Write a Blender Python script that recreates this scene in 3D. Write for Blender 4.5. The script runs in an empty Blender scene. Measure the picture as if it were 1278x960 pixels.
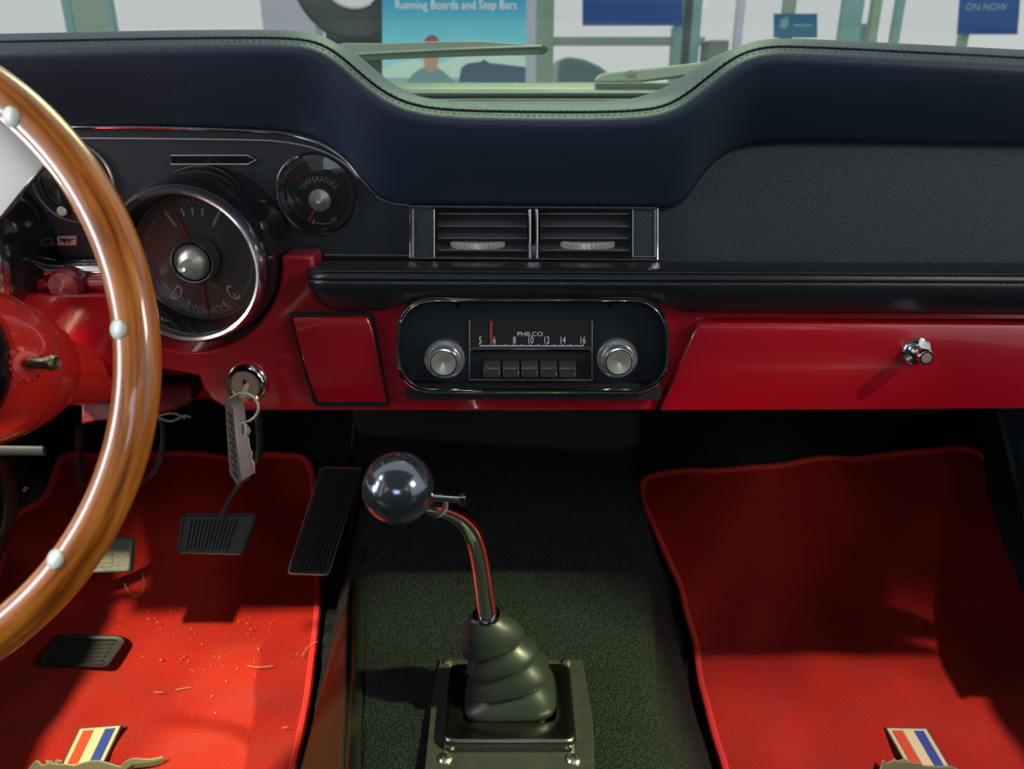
import bpy, bmesh, math, random
import numpy as np
from mathutils import Vector, Matrix
random.seed(7)
SC = bpy.context.scene
COL = SC.collection

# ------------------------------------------------------------------ camera
PITCH = math.atan(0.4)
CP, SP = math.cos(PITCH), math.sin(PITCH)
FPX = 960.0
cam_d = bpy.data.cameras.new('camera')
cam = bpy.data.objects.new('camera', cam_d)
COL.objects.link(cam)
cam.location = (0, 0, 0)
cam.rotation_euler = (math.pi/2 - PITCH, 0, 0)
cam_d.sensor_width = 36
cam_d.lens = FPX/1278*36
cam_d.clip_start = 0.01
cam_d.dof.use_dof = True
cam_d.dof.focus_distance = 0.66
cam_d.dof.aperture_fstop = 8.5
SC.camera = cam

# ------------------------------------------------------------------ world, lights, exposure
w = bpy.data.worlds.new('world'); SC.world = w; w.use_nodes = True
bg = w.node_tree.nodes['Background']
bg.inputs[0].default_value = (0.98, 0.955, 1.0, 1)
bg.inputs[1].default_value = 0.76
SC.view_settings.view_transform = 'Standard'
SC.view_settings.look = 'None'
SC.view_settings.exposure = 0.0
SC.view_settings.gamma = 1.0
SC.view_settings.use_curve_mapping = False

def area_light(name, loc, target, size, power, color, size_y=None):
    ld = bpy.data.lights.new(name, 'AREA')
    ld.energy = power; ld.color = color; ld.size = size
    if size_y: ld.shape = 'RECTANGLE'; ld.size_y = size_y
    o = bpy.data.objects.new(name, ld); COL.objects.link(o)
    o.location = loc
    d = Vector(target) - Vector(loc)
    o.rotation_euler = d.to_track_quat('-Z', 'Y').to_euler()
    return o
def spot_light(name, loc, target, radius, power, color, blend=0.35, soft=0.05):
    ld = bpy.data.lights.new(name, 'SPOT'); ld.energy = power; ld.color = color; ld.shadow_soft_size = soft
    d = Vector(target)-Vector(loc); ld.spot_size = 2*math.atan(radius/d.length); ld.spot_blend = blend
    o = bpy.data.objects.new(name, ld); COL.objects.link(o); o.location = loc
    o.rotation_euler = d.to_track_quat('-Z', 'Y').to_euler(); return o
# soft showroom lamp ahead; unseen fill lamps added left, rear and right of the car; narrow ceiling spots over both doors
area_light('fill_light_left', (-3.0, -0.75, 2.85), (0.0, 0.6, -0.2), 1.2, 60, (1.0, 0.92, 0.75))  # added soft fill from the left
area_light('showroom_lamp_front', (0.2, 3.2, 2.6), (0, 0.7, 0), 1.6, 65, (0.72, 1.0, 0.55))
area_light('fill_light_rear', (0.0, -3.2, 1.1), (0, 0.6, -0.1), 1.4, 24, (0.6, 0.78, 1.0))  # added bluish fill for the chrome, dials and dash face
area_light('column_fill_light', (2.5, -0.8, 1.15), (-0.35, 0.5, -0.15), 0.6, 26, (1.0, 0.93, 0.85))  # added to brighten the red steering column
area_light('daylight_side_window', (-2.5, -0.35, 0.34), (-0.19, 0.38, -0.14), 0.6, 32, (0.88, 0.90, 1.0), 1.3)
spot_light('ceiling_spot_left', (-2.5, -1.55, 3.4), (-0.38, 0.62, -0.74), 0.40, 3000, (1.0, 0.78, 0.50), 0.4, 0.10)
spot_light('ceiling_spot_middle', (2.9, -0.95, 2.6), (0.01, 0.545, -0.57), 0.225, 2100, (0.88, 1.0, 0.42), 0.35, 0.06)
spot_light('ceiling_spot_right', (2.4, -1.15, 3.4), (0.50, 0.50, -0.74), 0.38, 1550, (1.0, 0.72, 0.66), 0.4, 0.10)

# ------------------------------------------------------------------ picture rays -> places in the car
def ray(x, y):
    u = (x-639)/FPX; v = (480-y)/FPX
    return Vector((u, CP+v*SP, -SP+v*CP))
def P(x, y, Y):
    d = ray(x, y); return d*(Y/d.y)
def Q(x, y, t): return ray(x, y)*t
def Zp(x, y, Z):
    d = ray(x, y); return d*(Z/d.z)
def S(y, Y):
    return Y/ray(639, y).y/FPX
FZ, FY1, FY2 = -0.75, 0.87, 1.12
def floor_z(Y):
    q = (min(Y, 1.2)-0.90)/0.055
    return FZ + 0.055*(math.log1p(math.exp(q)) if q < 30 else q)
def F(x, y, h=0.0):
    d = ray(x, y); lo, hi = 0.2, 3.0
    for _ in range(36):
        t = (lo+hi)/2
        if d.z*t > floor_z(d.y*t)+h: lo = t
        else: hi = t
    p = d*lo
    return p if p.y <= FY2 else d*(FY2/d.y)

# ------------------------------------------------------------------ materials
MATS = {}
def nodes_of(m):
    m.use_nodes = True
    return m.node_tree, m.node_tree.nodes['Principled BSDF']
def mat(name, color, rough=0.5, metal=0.0, coat=0.0, spec=0.5, bump=None, var=None, sheen=0.0, emit=None, coat_rough=0.05, cell=None):
    """bump=(kind, scale, strength, distance); var=(scale, amount, second colour)"""
    if name in MATS: return MATS[name]
    m = bpy.data.materials.new(name); MATS[name] = m
    nt, b = nodes_of(m)
    b.inputs['Base Color'].default_value = (*color, 1)
    b.inputs['Roughness'].default_value = rough
    b.inputs['Metallic'].default_value = metal
    b.inputs['Coat Weight'].default_value = coat
    b.inputs['Coat Roughness'].default_value = coat_rough
    b.inputs['Specular IOR Level'].default_value = spec
    b.inputs['Sheen Weight'].default_value = sheen
    m.diffuse_color = (*color, 1)
    geo = nt.nodes.new('ShaderNodeNewGeometry')
    if var:
        n = nt.nodes.new('ShaderNodeTexNoise'); n.inputs['Scale'].default_value = var[0]
        n.inputs['Detail'].default_value = 4
        nt.links.new(geo.outputs['Position'], n.inputs['Vector'])
        mx = nt.nodes.new('ShaderNodeMix'); mx.data_type = 'RGBA'
        mx.inputs[6].default_value = (*color, 1); mx.inputs[7].default_value = (*var[2], 1)
        r = nt.nodes.new('ShaderNodeMapRange')
        r.inputs[1].default_value = 0.35; r.inputs[2].default_value = 0.7
        r.inputs[3].default_value = 0; r.inputs[4].default_value = var[1]
        nt.links.new(n.outputs['Fac'], r.inputs[0]); nt.links.new(r.outputs[0], mx.inputs[0])
        nt.links.new(mx.outputs[2], b.inputs['Base Color'])
    if cell:
        vo = nt.nodes.new('ShaderNodeTexVoronoi'); vo.inputs['Scale'].default_value = cell[0]
        nt.links.new(geo.outputs['Position'], vo.inputs['Vector'])
        mr = nt.nodes.new('ShaderNodeMapRange'); mr.inputs[1].default_value = 0.15; mr.inputs[2].default_value = 0.6
        mr.inputs[3].default_value = 1.35; mr.inputs[4].default_value = cell[1]
        nt.links.new(vo.outputs['Distance'], mr.inputs[0])
        vm = nt.nodes.new('ShaderNodeVectorMath'); vm.operation = 'SCALE'
        src = b.inputs['Base Color'].links[0].from_socket if b.inputs['Base Color'].links else None
        if src: nt.links.new(src, vm.inputs[0])
        else: vm.inputs[0].default_value = color
        nt.links.new(mr.outputs[0], vm.inputs['Scale']); nt.links.new(vm.outputs[0], b.inputs['Base Color'])
    if bump:
        kind, sc, st, dist = bump
        if kind == 'noise':
            n = nt.nodes.new('ShaderNodeTexNoise'); n.inputs['Scale'].default_value = sc; n.inputs['Detail'].default_value = 3
            out = n.outputs['Fac']
        else:
            n = nt.nodes.new('ShaderNodeTexVoronoi'); n.inputs['Scale'].default_value = sc
            out = n.outputs['Distance']
        nt.links.new(geo.outputs['Position'], n.inputs['Vector'])
        bp = nt.nodes.new('ShaderNodeBump'); bp.inputs['Strength'].default_value = st; bp.inputs['Distance'].default_value = dist
        nt.links.new(out, bp.inputs['Height']); nt.links.new(bp.outputs[0], b.inputs['Normal'])
        if coat: nt.links.new(bp.outputs[0], b.inputs['Coat Normal'])
    if emit:
        b.inputs['Emission Color'].default_value = (*emit[0], 1); b.inputs['Emission Strength'].default_value = emit[1]
    return m

M_PAD = mat('navy_black_vinyl', (0.020, 0.036, 0.064), 0.5, bump=('noise', 900, 0.35, 0.001), spec=0.45)
M_PANEL = mat('pebbled_black_vinyl', (0.019, 0.037, 0.049), 0.5, bump=('voronoi', 1100, 0.5, 0.0012), spec=0.5)
M_INST = mat('instrument_black', (0.014, 0.021, 0.031), 0.42, bump=('noise', 1500, 0.2, 0.0006))
M_LEATHER = mat('black_soft_leather', (0.012, 0.016, 0.022), 0.33, bump=('noise', 500, 0.25, 0.001), spec=0.6)
M_THREAD = mat('grey_thread', (0.10, 0.12, 0.11), 0.7)
M_RED = mat('red_enamel', (0.36, 0.003, 0.014), 0.28, coat=0.9, spec=0.5, coat_rough=0.06)
M_REDC = mat('column_red_enamel', (0.75, 0.025, 0.015), 0.3, coat=0.8, coat_rough=0.08)
M_CHROME = mat('chrome', (0.82, 0.84, 0.87), 0.07, metal=1)
M_SATIN = mat('brushed_metal', (0.60, 0.60, 0.57), 0.36, metal=.55)
M_DARKCHROME = mat('dark_chrome', (0.22, 0.24, 0.27), 0.12, metal=1)
M_BLACKGLOSS = mat('gloss_black', (0.008, 0.010, 0.013), 0.15, coat=0.6)
M_BLACK = mat('matt_black', (0.006, 0.008, 0.011), 0.6)
M_RUBBER = mat('black_rubber', (0.017, 0.021, 0.023), 0.5, bump=('noise', 260, 0.15, 0.001))
M_BOOT = mat('grey_rubber_boot', (0.014, 0.0175, 0.017), 0.40, bump=('noise', 200, 0.12, 0.001))
M_CARPET = mat('black_loop_carpet', (0.009, 0.014, 0.0145), 0.85, bump=('voronoi', 380, 0.5, 0.003), spec=0.2, var=(30, 0.6, (0.006, 0.009, 0.011)), cell=(380, 0.25))
M_MAT = mat('red_pile_carpet', (0.28, 0.015, 0.008), 0.95, bump=('noise', 420, 0.8, 0.003), spec=0.03, sheen=0.08, var=(9, 0.7, (0.20, 0.008, 0.008)))
M_BIND = mat('red_binding', (0.44, 0.025, 0.018), 0.7, bump=('noise', 900, 0.6, 0.001), spec=0.3)
M_DIAL = mat('dial_grey', (0.14, 0.15, 0.14), 0.35, metal=0.3, coat=0.5)
M_DIALDK = mat('dial_dark', (0.025, 0.028, 0.03), 0.35, coat=0.3)
M_PRINT = mat('dial_print', (0.9, 0.92, 0.84), 0.6)
M_PRINTDIM = mat('dim_dial_print', (0.55, 0.58, 0.53), 0.6)
M_NEEDLE = mat('needle_red', (0.65, 0.06, 0.03), 0.5)
M_RIVET = mat('rivet', (0.62, 0.68, 0.62), 0.45, metal=0.3)
M_SPOKE = mat('polished_spoke', (0.85, 0.88, 0.86), 0.14, metal=1)
M_BEZEL = mat('boot_bezel', (0.24, 0.24, 0.22), 0.25, metal=1)
M_PLATE = mat('shifter_plate', (0.035, 0.04, 0.04), 0.4, metal=0.4, var=(60, 0.6, (0.055, 0.055, 0.05)))
M_KEY = mat('key_metal', (0.42, 0.35, 0.29), 0.38, metal=.4)
M_FOB = mat('fob_metal', (0.20, 0.165, 0.155), 0.4, metal=0.9)
M_COWL = mat('cowl_paint', (0.075, 0.105, 0.08), 0.4, coat=0.2)
M_WIPER = mat('wiper_grey', (0.30, 0.36, 0.30), 0.4, metal=0.3)
M_WIPERDK = mat('wiper_rubber', (0.05, 0.065, 0.055), 0.5)
M_ROOF = mat('headliner', (0.28, 0.28, 0.27), 0.8)
M_GREENPAD = mat('green_grey_pedal', (0.045, 0.07, 0.045), 0.5, bump=('noise', 150, 0.3, 0.002))
M_VSIDE = mat('tunnel_vinyl', (0.006, 0.008, 0.0035), 0.45, spec=.25, bump=('noise', 120, 0.2, 0.002))

def wood():
    m = bpy.data.materials.new('varnished_wood'); nt, b = nodes_of(m)
    uv = nt.nodes.new('ShaderNodeUVMap')
    mp = nt.nodes.new('ShaderNodeMapping'); mp.inputs['Scale'].default_value = (22, 9, 1)
    n = nt.nodes.new('ShaderNodeTexNoise'); n.inputs['Scale'].default_value = 1.0; n.inputs['Detail'].default_value = 8; n.inputs['Distortion'].default_value = 0.6
    cr = nt.nodes.new('ShaderNodeValToRGB')
    e = cr.color_ramp.elements
    e[0].position = 0.30; e[0].color = (0.20, 0.048, 0.004, 1)
    e[1].position = 0.72; e[1].color = (0.70, 0.25, 0.035, 1)
    x = cr.color_ramp.elements.new(0.5); x.color = (0.50, 0.145, 0.012, 1)
    nt.links.new(uv.outputs[0], mp.inputs[0]); nt.links.new(mp.outputs[0], n.inputs['Vector'])
    nt.links.new(n.outputs['Fac'], cr.inputs[0]); nt.links.new(cr.outputs[0], b.inputs['Base Color'])
    b.inputs['Roughness'].default_value = 0.35
    b.inputs['Coat Weight'].default_value = 1.0; b.inputs['Coat Roughness'].default_value = 0.04
    return m
M_WOOD = wood()

def glass_mat(name, tint, gloss=0.06, dust=0.0):
    m = bpy.data.materials.new(name); m.use_nodes = True
    nt = m.node_tree; nt.nodes.clear()
    out = nt.nodes.new('ShaderNodeOutputMaterial')
    tr = nt.nodes.new('ShaderNodeBsdfTransparent'); tr.inputs[0].default_value = (*tint, 1)
    gl = nt.nodes.new('ShaderNodeBsdfGlossy'); gl.inputs['Roughness'].default_value = 0.02
    fr = nt.nodes.new('ShaderNodeFresnel'); fr.inputs[0].default_value = 1.45
    mu = nt.nodes.new('ShaderNodeMath'); mu.operation = 'MULTIPLY'; mu.inputs[1].default_value = gloss*10
    nt.links.new(fr.outputs[0], mu.inputs[0])
    mx = nt.nodes.new('ShaderNodeMixShader')
    nt.links.new(mu.outputs[0], mx.inputs[0]); nt.links.new(tr.outputs[0], mx.inputs[1]); nt.links.new(gl.outputs[0], mx.inputs[2])
    last = mx.outputs[0]
    if dust:
        df = nt.nodes.new('ShaderNodeBsdfDiffuse'); df.inputs[0].default_value = (0.8, 0.85, 0.8, 1)
        geo = nt.nodes.new('ShaderNodeNewGeometry')
        vo = nt.nodes.new('ShaderNodeTexVoronoi'); vo.inputs['Scale'].default_value = 160
        nt.links.new(geo.outputs['Position'], vo.inputs['Vector'])
        mr = nt.nodes.new('ShaderNodeMapRange'); mr.inputs[1].default_value = 0.0; mr.inputs[2].default_value = 0.16
        mr.inputs[3].default_value = dust*8; mr.inputs[4].default_value = dust
        nt.links.new(vo.outputs['Distance'], mr.inputs[0])
        m2 = nt.nodes.new('ShaderNodeMixShader')
        nt.links.new(mr.outputs[0], m2.inputs[0]); nt.links.new(last, m2.inputs[1]); nt.links.new(df.outputs[0], m2.inputs[2])
        last = m2.outputs[0]
    nt.links.new(last, out.inputs[0])
    return m
M_WIND = glass_mat('windshield_glass', (0.90, 0.97, 0.92), 0.02, 0.015)
M_SHOP = glass_mat('showroom_glass', (0.97, 0.98, 0.98), 0.006)
M_LENS = glass_mat('gauge_lens', (0.96, 0.97, 0.96), 0.10)

# ------------------------------------------------------------------ object helpers
WL = {}
def wl(o): return WL[o.name] if o is not None else Vector((0, 0, 0))
def tag(o, label=None, cat=None, group=None, kind=None):
    if label: o['label'] = label
    if cat: o['category'] = cat
    if group: o['group'] = group
    if kind: o['kind'] = kind
    return o
def empty(name, loc, label, cat, group=None):
    o = bpy.data.objects.new(name, None); COL.objects.link(o)
    o.empty_display_size = 0.02
    o.location = loc; WL[o.name] = Vector(loc)
    return tag(o, label, cat, group)
def add(name, verts, faces, m, parent=None, smooth=True, bevel=0, solid=0, seg=2, subsurf=0, uvs=None, sharp=35, up=False):
    vs = [Vector(v) for v in verts]
    lo = Vector([min(v[i] for v in vs) for i in range(3)]); hi = Vector([max(v[i] for v in vs) for i in range(3)])
    c = (lo+hi)/2
    me = bpy.data.meshes.new(name)
    me.from_pydata([v-c for v in vs], [], faces)
    me.materials.append(m)
    bm = bmesh.new(); bm.from_mesh(me); bmesh.ops.recalc_face_normals(bm, faces=bm.faces)
    if up:
        bm.normal_update()
        if sum(q.normal.z*q.calc_area() for q in bm.faces) < 0: bmesh.ops.reverse_faces(bm, faces=bm.faces)
    bm.to_mesh(me); bm.free()
    if uvs:
        ul = me.uv_layers.new(name='UVMap')
        for l in me.loops: ul.data[l.index].uv = uvs[l.vertex_index]
    o = bpy.data.objects.new(name, me); COL.objects.link(o)
    o.parent = parent
    o.location = c - wl(parent)
    WL[o.name] = c
    if smooth:
        for p in me.polygons: p.use_smooth = True
        if not subsurf:
            me.set_sharp_from_angle(angle=math.radians(sharp))
    if solid:
        s = o.modifiers.new('solid', 'SOLIDIFY'); s.thickness = abs(solid); s.offset = -1 if solid > 0 else 1
    if bevel:
        b = o.modifiers.new('bevel', 'BEVEL'); b.width = bevel; b.segments = seg; b.limit_method = 'ANGLE'; b.angle_limit = math.radians(40)
        if not smooth:
            pass
    if subsurf:
        s = o.modifiers.new('sub', 'SUBSURF'); s.levels = subsurf; s.render_levels = subsurf
    return o
class MB:
    def __init__(s): s.v = []; s.f = []
    def put(s, vs, fs):
        n = len(s.v); s.v += [Vector(v) for v in vs]; s.f += [tuple(i+n for i in f) for f in fs]; return s
    def build(s, name, m, parent=None, **k): return add(name, s.v, s.f, m, parent, **k)

def box_vf(lo, hi, R=None, c=None):
    vs = [Vector((x, y, z)) for x in (lo[0], hi[0]) for y in (lo[1], hi[1]) for z in (lo[2], hi[2])]
    if R is not None:
        vs = [R @ v for v in vs]
    if c is not None: vs = [v + Vector(c) for v in vs]
    return vs, [(0, 1, 3, 2), (4, 6, 7, 5), (0, 4, 5, 1), (2, 3, 7, 6), (0, 2, 6, 4), (1, 5, 7, 3)]
def box(name, lo, hi, m, parent=None, bevel=0, **k):
    v, f = box_vf(lo, hi); return add(name, v, f, m, parent, smooth=bevel > 0, bevel=bevel, **k)
def grid_vf(rows, closed=False, capped=False):
    n = len(rows[0]); vs = [p for r in rows for p in r]; fs = []
    for i in range(len(rows)-1):
        for j in range(n if closed else n-1):
            k = (j+1) % n
            fs.append((i*n+j, i*n+k, (i+1)*n+k, (i+1)*n+j))
    if capped:
        fs.append(tuple(range(n))[::-1]); fs.append(tuple((len(rows)-1)*n+j for j in range(n)))
    return vs, fs
def catmull(pts, n=8, closed=False):
    pts = [Vector(p) for p in pts]; out = []
    m = len(pts); rng = m if closed else m-1
    for i in range(rng):
        p1 = pts[i]; p2 = pts[(i+1) % m]
        p0 = pts[(i-1) % m] if (closed or i > 0) else p1*2-p2
        p3 = pts[(i+2) % m] if (closed or i+2 < m) else p2*2-p1
        for k in range(n):
            t = k/n
            out.append(0.5*((2*p1)+(-p0+p2)*t+(2*p0-5*p1+4*p2-p3)*t*t+(-p0+3*p1-3*p2+p3)*t**3))
    if not closed: out.append(pts[-1])
    return out
def tube_vf(pts, r, n=8, closed=False, flat=1.0):
    pts = [Vector(p) for p in pts]; m = len(pts)
    rs = r if isinstance(r, (list, tuple)) else [r]*m
    rows = []; up = None
    for i in range(m):
        a = pts[(i-1) % m] if (closed or i > 0) else pts[i]
        b = pts[(i+1) % m] if (closed or i < m-1) else pts[i]
        t = (b-a).normalized()
        if up is None:
            up = Vector((0, 0, 1)) if abs(t.z) < 0.9 else Vector((0, 1, 0))
        side = t.cross(up).normalized(); up = side.cross(t).normalized()
        rows.append([pts[i]+(side*math.cos(2*math.pi*k/n)*flat+up*math.sin(2*math.pi*k/n))*rs[i] for k in range(n)])
    if closed:
        rows.append(rows[0][:])
        return grid_vf(rows, True)
    return grid_vf(rows, True, True)
def tube(name, pts, r, m, parent=None, n=8, closed=False, flat=1.0, **k):
    v, f = tube_vf(pts, r, n, closed, flat)
    return add(name, v, f, m, parent, **k)
def lathe_vf(prof, c, axis=(0, -1, 0), n=48, a0=0, cap=True):
    ax = Vector(axis).normalized(); c = Vector(c)
    h = Vector((0, 0, 1)) if abs(ax.z) < 0.9 else Vector((1, 0, 0))
    u = h.cross(ax).normalized(); v = ax.cross(u).normalized()
    rows = []
    for r, d in prof:
        rr = max(r, 1e-5)
        rows.append([c+ax*d+(u*math.cos(2*math.pi*k/n+a0)+v*math.sin(2*math.pi*k/n+a0))*rr for k in range(n)])
    return grid_vf(rows, True, cap)
def lathe(name, prof, c, m, parent=None, axis=(0, -1, 0), n=48, cap=True, **k):
    v, f = lathe_vf(prof, c, axis, n, cap=cap)
    return add(name, v, f, m, parent, **k)
def prism_vf(pts, d):
    pts = [Vector(p) for p in pts]; d = Vector(d); n = len(pts)
    vs = pts+[p+d for p in pts]
    fs = [tuple(range(n)), tuple(range(2*n-1, n-1, -1))]+[(i, (i+1) % n, n+(i+1) % n, n+i) for i in range(n)]
    return vs, fs
def prism(name, pts, d, m, parent=None, bevel=0, **k):
    v, f = prism_vf(pts, d)
    k.setdefault('smooth', bevel > 0)
    return add(name, v, f, m, parent, bevel=bevel, **k)
def plate(name, px, Y, thick, m, parent=None, bevel=0, **k):
    return prism(name, [P(x, y, Y) for x, y in px], (0, thick, 0), m, parent, bevel, **k)
def roundpoly(pts, r, n=6):
    pts = [Vector(p) for p in pts]; m = len(pts); out = []
    rr = r if isinstance(r, (list, tuple)) else [r]*m
    for i in range(m):
        p = pts[i]; a = (pts[i-1]-p); b = (pts[(i+1) % m]-p)
        q = min(rr[i], a.length*0.49, b.length*0.49)
        A = p+a.normalized()*q; B = p+b.normalized()*q
        for k in range(n+1):
            t = k/n
            out.append(A*(1-t)**2+p*2*t*(1-t)+B*t*t)
    return out
def rp2(px, r, n=6): return [(v.x, v.y) for v in roundpoly([(x, y, 0) for x, y in px], r, n)]
def curve_fn(pts):
    d = catmull([(x, y, 0) for x, y in pts], 12)
    xs = np.array([p.x for p in d]); ys = np.array([p.y for p in d])
    o = np.argsort(xs)
    return lambda x: float(np.interp(x, xs[o], ys[o]))

_fc = {}
def text_vf(body, size, origin, Rm=None, depth=0.0002, spacing=1.0, sx=1.0):
    key = (body, spacing)
    if key not in _fc:
        cu = bpy.data.curves.new('t', 'FONT'); cu.body = body; cu.size = 1; cu.align_x = 'CENTER'; cu.align_y = 'CENTER'
        cu.space_character = spacing; cu.resolution_u = 3
        o = bpy.data.objects.new('t', cu); COL.objects.link(o)
        dg = bpy.context.evaluated_depsgraph_get(); dg.update()
        me = bpy.data.meshes.new_from_object(o.evaluated_get(dg))
        _fc[key] = ([v.co.copy() for v in me.vertices], [tuple(p.vertices) for p in me.polygons])
        bpy.data.objects.remove(o); bpy.data.curves.remove(cu); bpy.data.meshes.remove(me)
    vs, fs = _fc[key]
    if Rm is None: Rm = Matrix.Rotation(math.pi/2, 3, 'X')
    o = Vector(origin)
    return [o+Rm @ Vector((v.x*size*sx, v.y*size, depth)) for v in vs], fs
def text(name, body, size, origin, m, parent=None, **k):
    v, f = text_vf(body, size, origin, **k)
    return add(name, v, f, m, parent, smooth=False)

# ================================================================== THE SETTING
def struct(o): o['kind'] = 'structure'; return o
# cabin floor: flat part, toe board, firewall
prof = [(-1.4, FZ)]+[(y, floor_z(y)) for y in np.linspace(.6, 1.12, 20)]+[(1.13, -.4), (1.13, -0.06)]
xs = [-0.78, -0.4, 0, 0.4, 0.78]
rows = [[(x, y, z) for x in xs] for y, z in prof]
v, f = grid_vf(rows)
struct(add('floor', v, f, M_CARPET, solid=0.004, up=True))
# transmission tunnel
def tunnel_section(Y):
    K = [(-1.4, -.60, -.12, .12, -.22, .22), (.2, -.585, -.13, .13, -.23, .225), (.5, -.572, -.142, .140, -.238, .228), (.64, -.566, -.165, .152, -.238, .228),
         (.76, -.545, -.185, .165, -.243, .226), (.88, -.49, -.19, .170, -.247, .226), (.95, -.45, -.19, .162, -.246, .208), (1.0, -.42, -.19, .152, -.246, .188), (1.14, -.34, -.19, .145, -.246, .172)]
    a = np.array(K)
    r = [float(np.interp(Y, a[:, 0], a[:, i])) for i in range(1, 6)]
    tz, xl, xr, bl, br = r
    bz = floor_z(Y)-0.01
    pts = [Vector((bl, Y, bz)), Vector((bl*.93+xl*.07, Y, bz*.8+tz*.2)), Vector((xl-.006, Y, tz-.045)), Vector((xl+.004, Y, tz-.012)), Vector((xl+.05, Y, tz+.0)),
           Vector((0, Y, tz+.004)), Vector((xr-.05, Y, tz+.0)), Vector((xr-.004, Y, tz-.012)), Vector((xr+.006, Y, tz-.045)), Vector((br*.93+xr*.07, Y, bz*.8+tz*.2)), Vector((br, Y, bz))]
    return catmull(pts, 4)
rows = [tunnel_section(Y) for Y in np.linspace(-1.3, 1.13, 50)]
v, f = grid_vf(rows)
struct(add('trim_1', v, f, M_CARPET, subsurf=1))
bpy.data.objects['trim_1']['label'] = 'black carpeted transmission tunnel between the footwells'
# vinyl scuff strip on the driver's side of the tunnel
rows = []
for Y in np.linspace(.30, .80, 22):
    s = tunnel_section(Y); 
    sh = min(1, max(0, (0.80-Y)/0.25))
    rows.append([s[k]+Vector((-0.004*sh-0.0005, 0, 0.003*sh)) for k in range(2, 14)])
v, f = grid_vf(rows)
struct(add('trim_2', v, f, M_VSIDE, solid=0.002))
pts = [tunnel_section(Y)[8]+Vector((-0.005, 0, 0.002)) for Y in np.linspace(.30, .79, 22)]
struct(tube('trim_3', pts, 0.0032, M_VSIDE))
# cabin sides, roof and rear (behind the camera; they shade the footwells)
struct(box('wall_left', (-0.80, -1.4, -0.80), (-0.76, -0.30, -0.03), M_PANEL))
struct(box('trim_90', (-0.80, -0.30, -0.80), (-0.76, 0.84, -0.30), M_PANEL))
struct(box('trim_91', (-0.80, 0.84, -0.80), (-0.76, 1.13, -0.03), M_PANEL))
struct(box('wall_right', (0.76, -1.4, -0.80), (0.80, -0.30, -0.03), M_PANEL))
struct(box('trim_92', (0.76, -0.30, -0.80), (0.80, 0.80, -0.37), M_PANEL))
struct(box('trim_93', (0.76, 0.80, -0.80), (0.80, 1.13, -0.03), M_PANEL))
struct(box('wall_back', (-0.78, -1.44, -0.80), (0.78, -1.40, 0.10), M_PANEL))
struct(box('ceiling', (-0.74, -1.35, 0.44), (0.74, 0.42, 0.47), M_ROOF, bevel=0.01))
struct(box('trim_4', (-0.80, -0.45, -0.03), (-0.72, -0.30, 0.45), M_ROOF))
struct(box('trim_5', (0.72, -0.45, -0.03), (0.80, -0.30, 0.45), M_ROOF))
# passenger kick panel with its raised seam
a = [Q(1228, 470, 1.05), Q(1250, 548, 1.10), Q(1262, 600, 1.08), Q(1275, 650, 1.02), Q(1290, 710, .97), Q(1325, 800, .88)]
aa = catmull(a, 6)
v, f = grid_vf([[p+Vector((0, -.006, 0)) for p in aa], [p+Vector((.004, -.012, 0)) for p in aa], [p+Vector((.012, -.008, 0)) for p in aa], [Vector((.765, p.y-.01, p.z)) for p in aa]])
struct(add('trim_6', v, f, M_PANEL))
v, f = grid_vf([[p+Vector((0, -.006, 0)) for p in aa], [p+Vector((.006, .08, 0)) for p in aa], [Vector((.765, 1.12, p.z)) for p in aa]])
struct(add('trim_94', v, f, M_CARPET))
# windshield pane, cowl, hood
wv = [(-0.66, 1.03, -0.012), (0.66, 1.03, -0.012), (0.60, 0.38, 0.44), (-0.60, 0.38, 0.44)]
rows = []
for i in range(9):
    s = i/8; r_ = []
    for j in range(17):
        t = j/16; a_ = Vector(wv[0])*(1-t)+Vector(wv[1])*t; b_ = Vector(wv[3])*(1-t)+Vector(wv[2])*t
        p = a_*(1-s)+b_*s; p.y += 0.05*(1-(2*t-1)**2); r_.append(p)
    rows.append(r_)
v, f = grid_vf(rows)
struct(add('window_1', v, f, M_WIND))

car = empty('car_front_body', (0, 1.4, -0.3), 'grey green cowl and hood edge beyond the windshield', 'car body')
rows = []
for yy, zz in [(0.975, -0.034), (1.0, -0.030), (1.02, -0.0205), (1.045, -0.0185), (1.06, -0.022), (1.075, -0.021), (1.09, -0.0115), (1.12, -0.010), (1.15, -0.018)]:
    rows.append([(x, yy+0.05*(1-(x/.66)**2)*0.6, zz) for x in np.linspace(-.72, .72, 19)])
v, f = grid_vf(rows); add('cowl', v, f, M_COWL, car, solid=0.003)
rows = []
for yy, zz in [(1.17, -0.03), (1.2, -0.018), (1.5, -0.03), (2.0, -0.06), (2.3, -0.12), (2.33, -0.3)]:
    rows.append([(x, yy, zz - 0.02*(x/.7)**2) for x in np.linspace(-.78, .78, 13)])
v, f = grid_vf(rows); add('hood', v, f, M_RED, car, solid=0.004)
tube('cowl_seal', [(x, 1.0+0.03*(1-(x/.66)**2), -0.0215) for x in np.linspace(-.66, .66, 20)], 0.004, M_WIPERDK, car)

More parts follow.
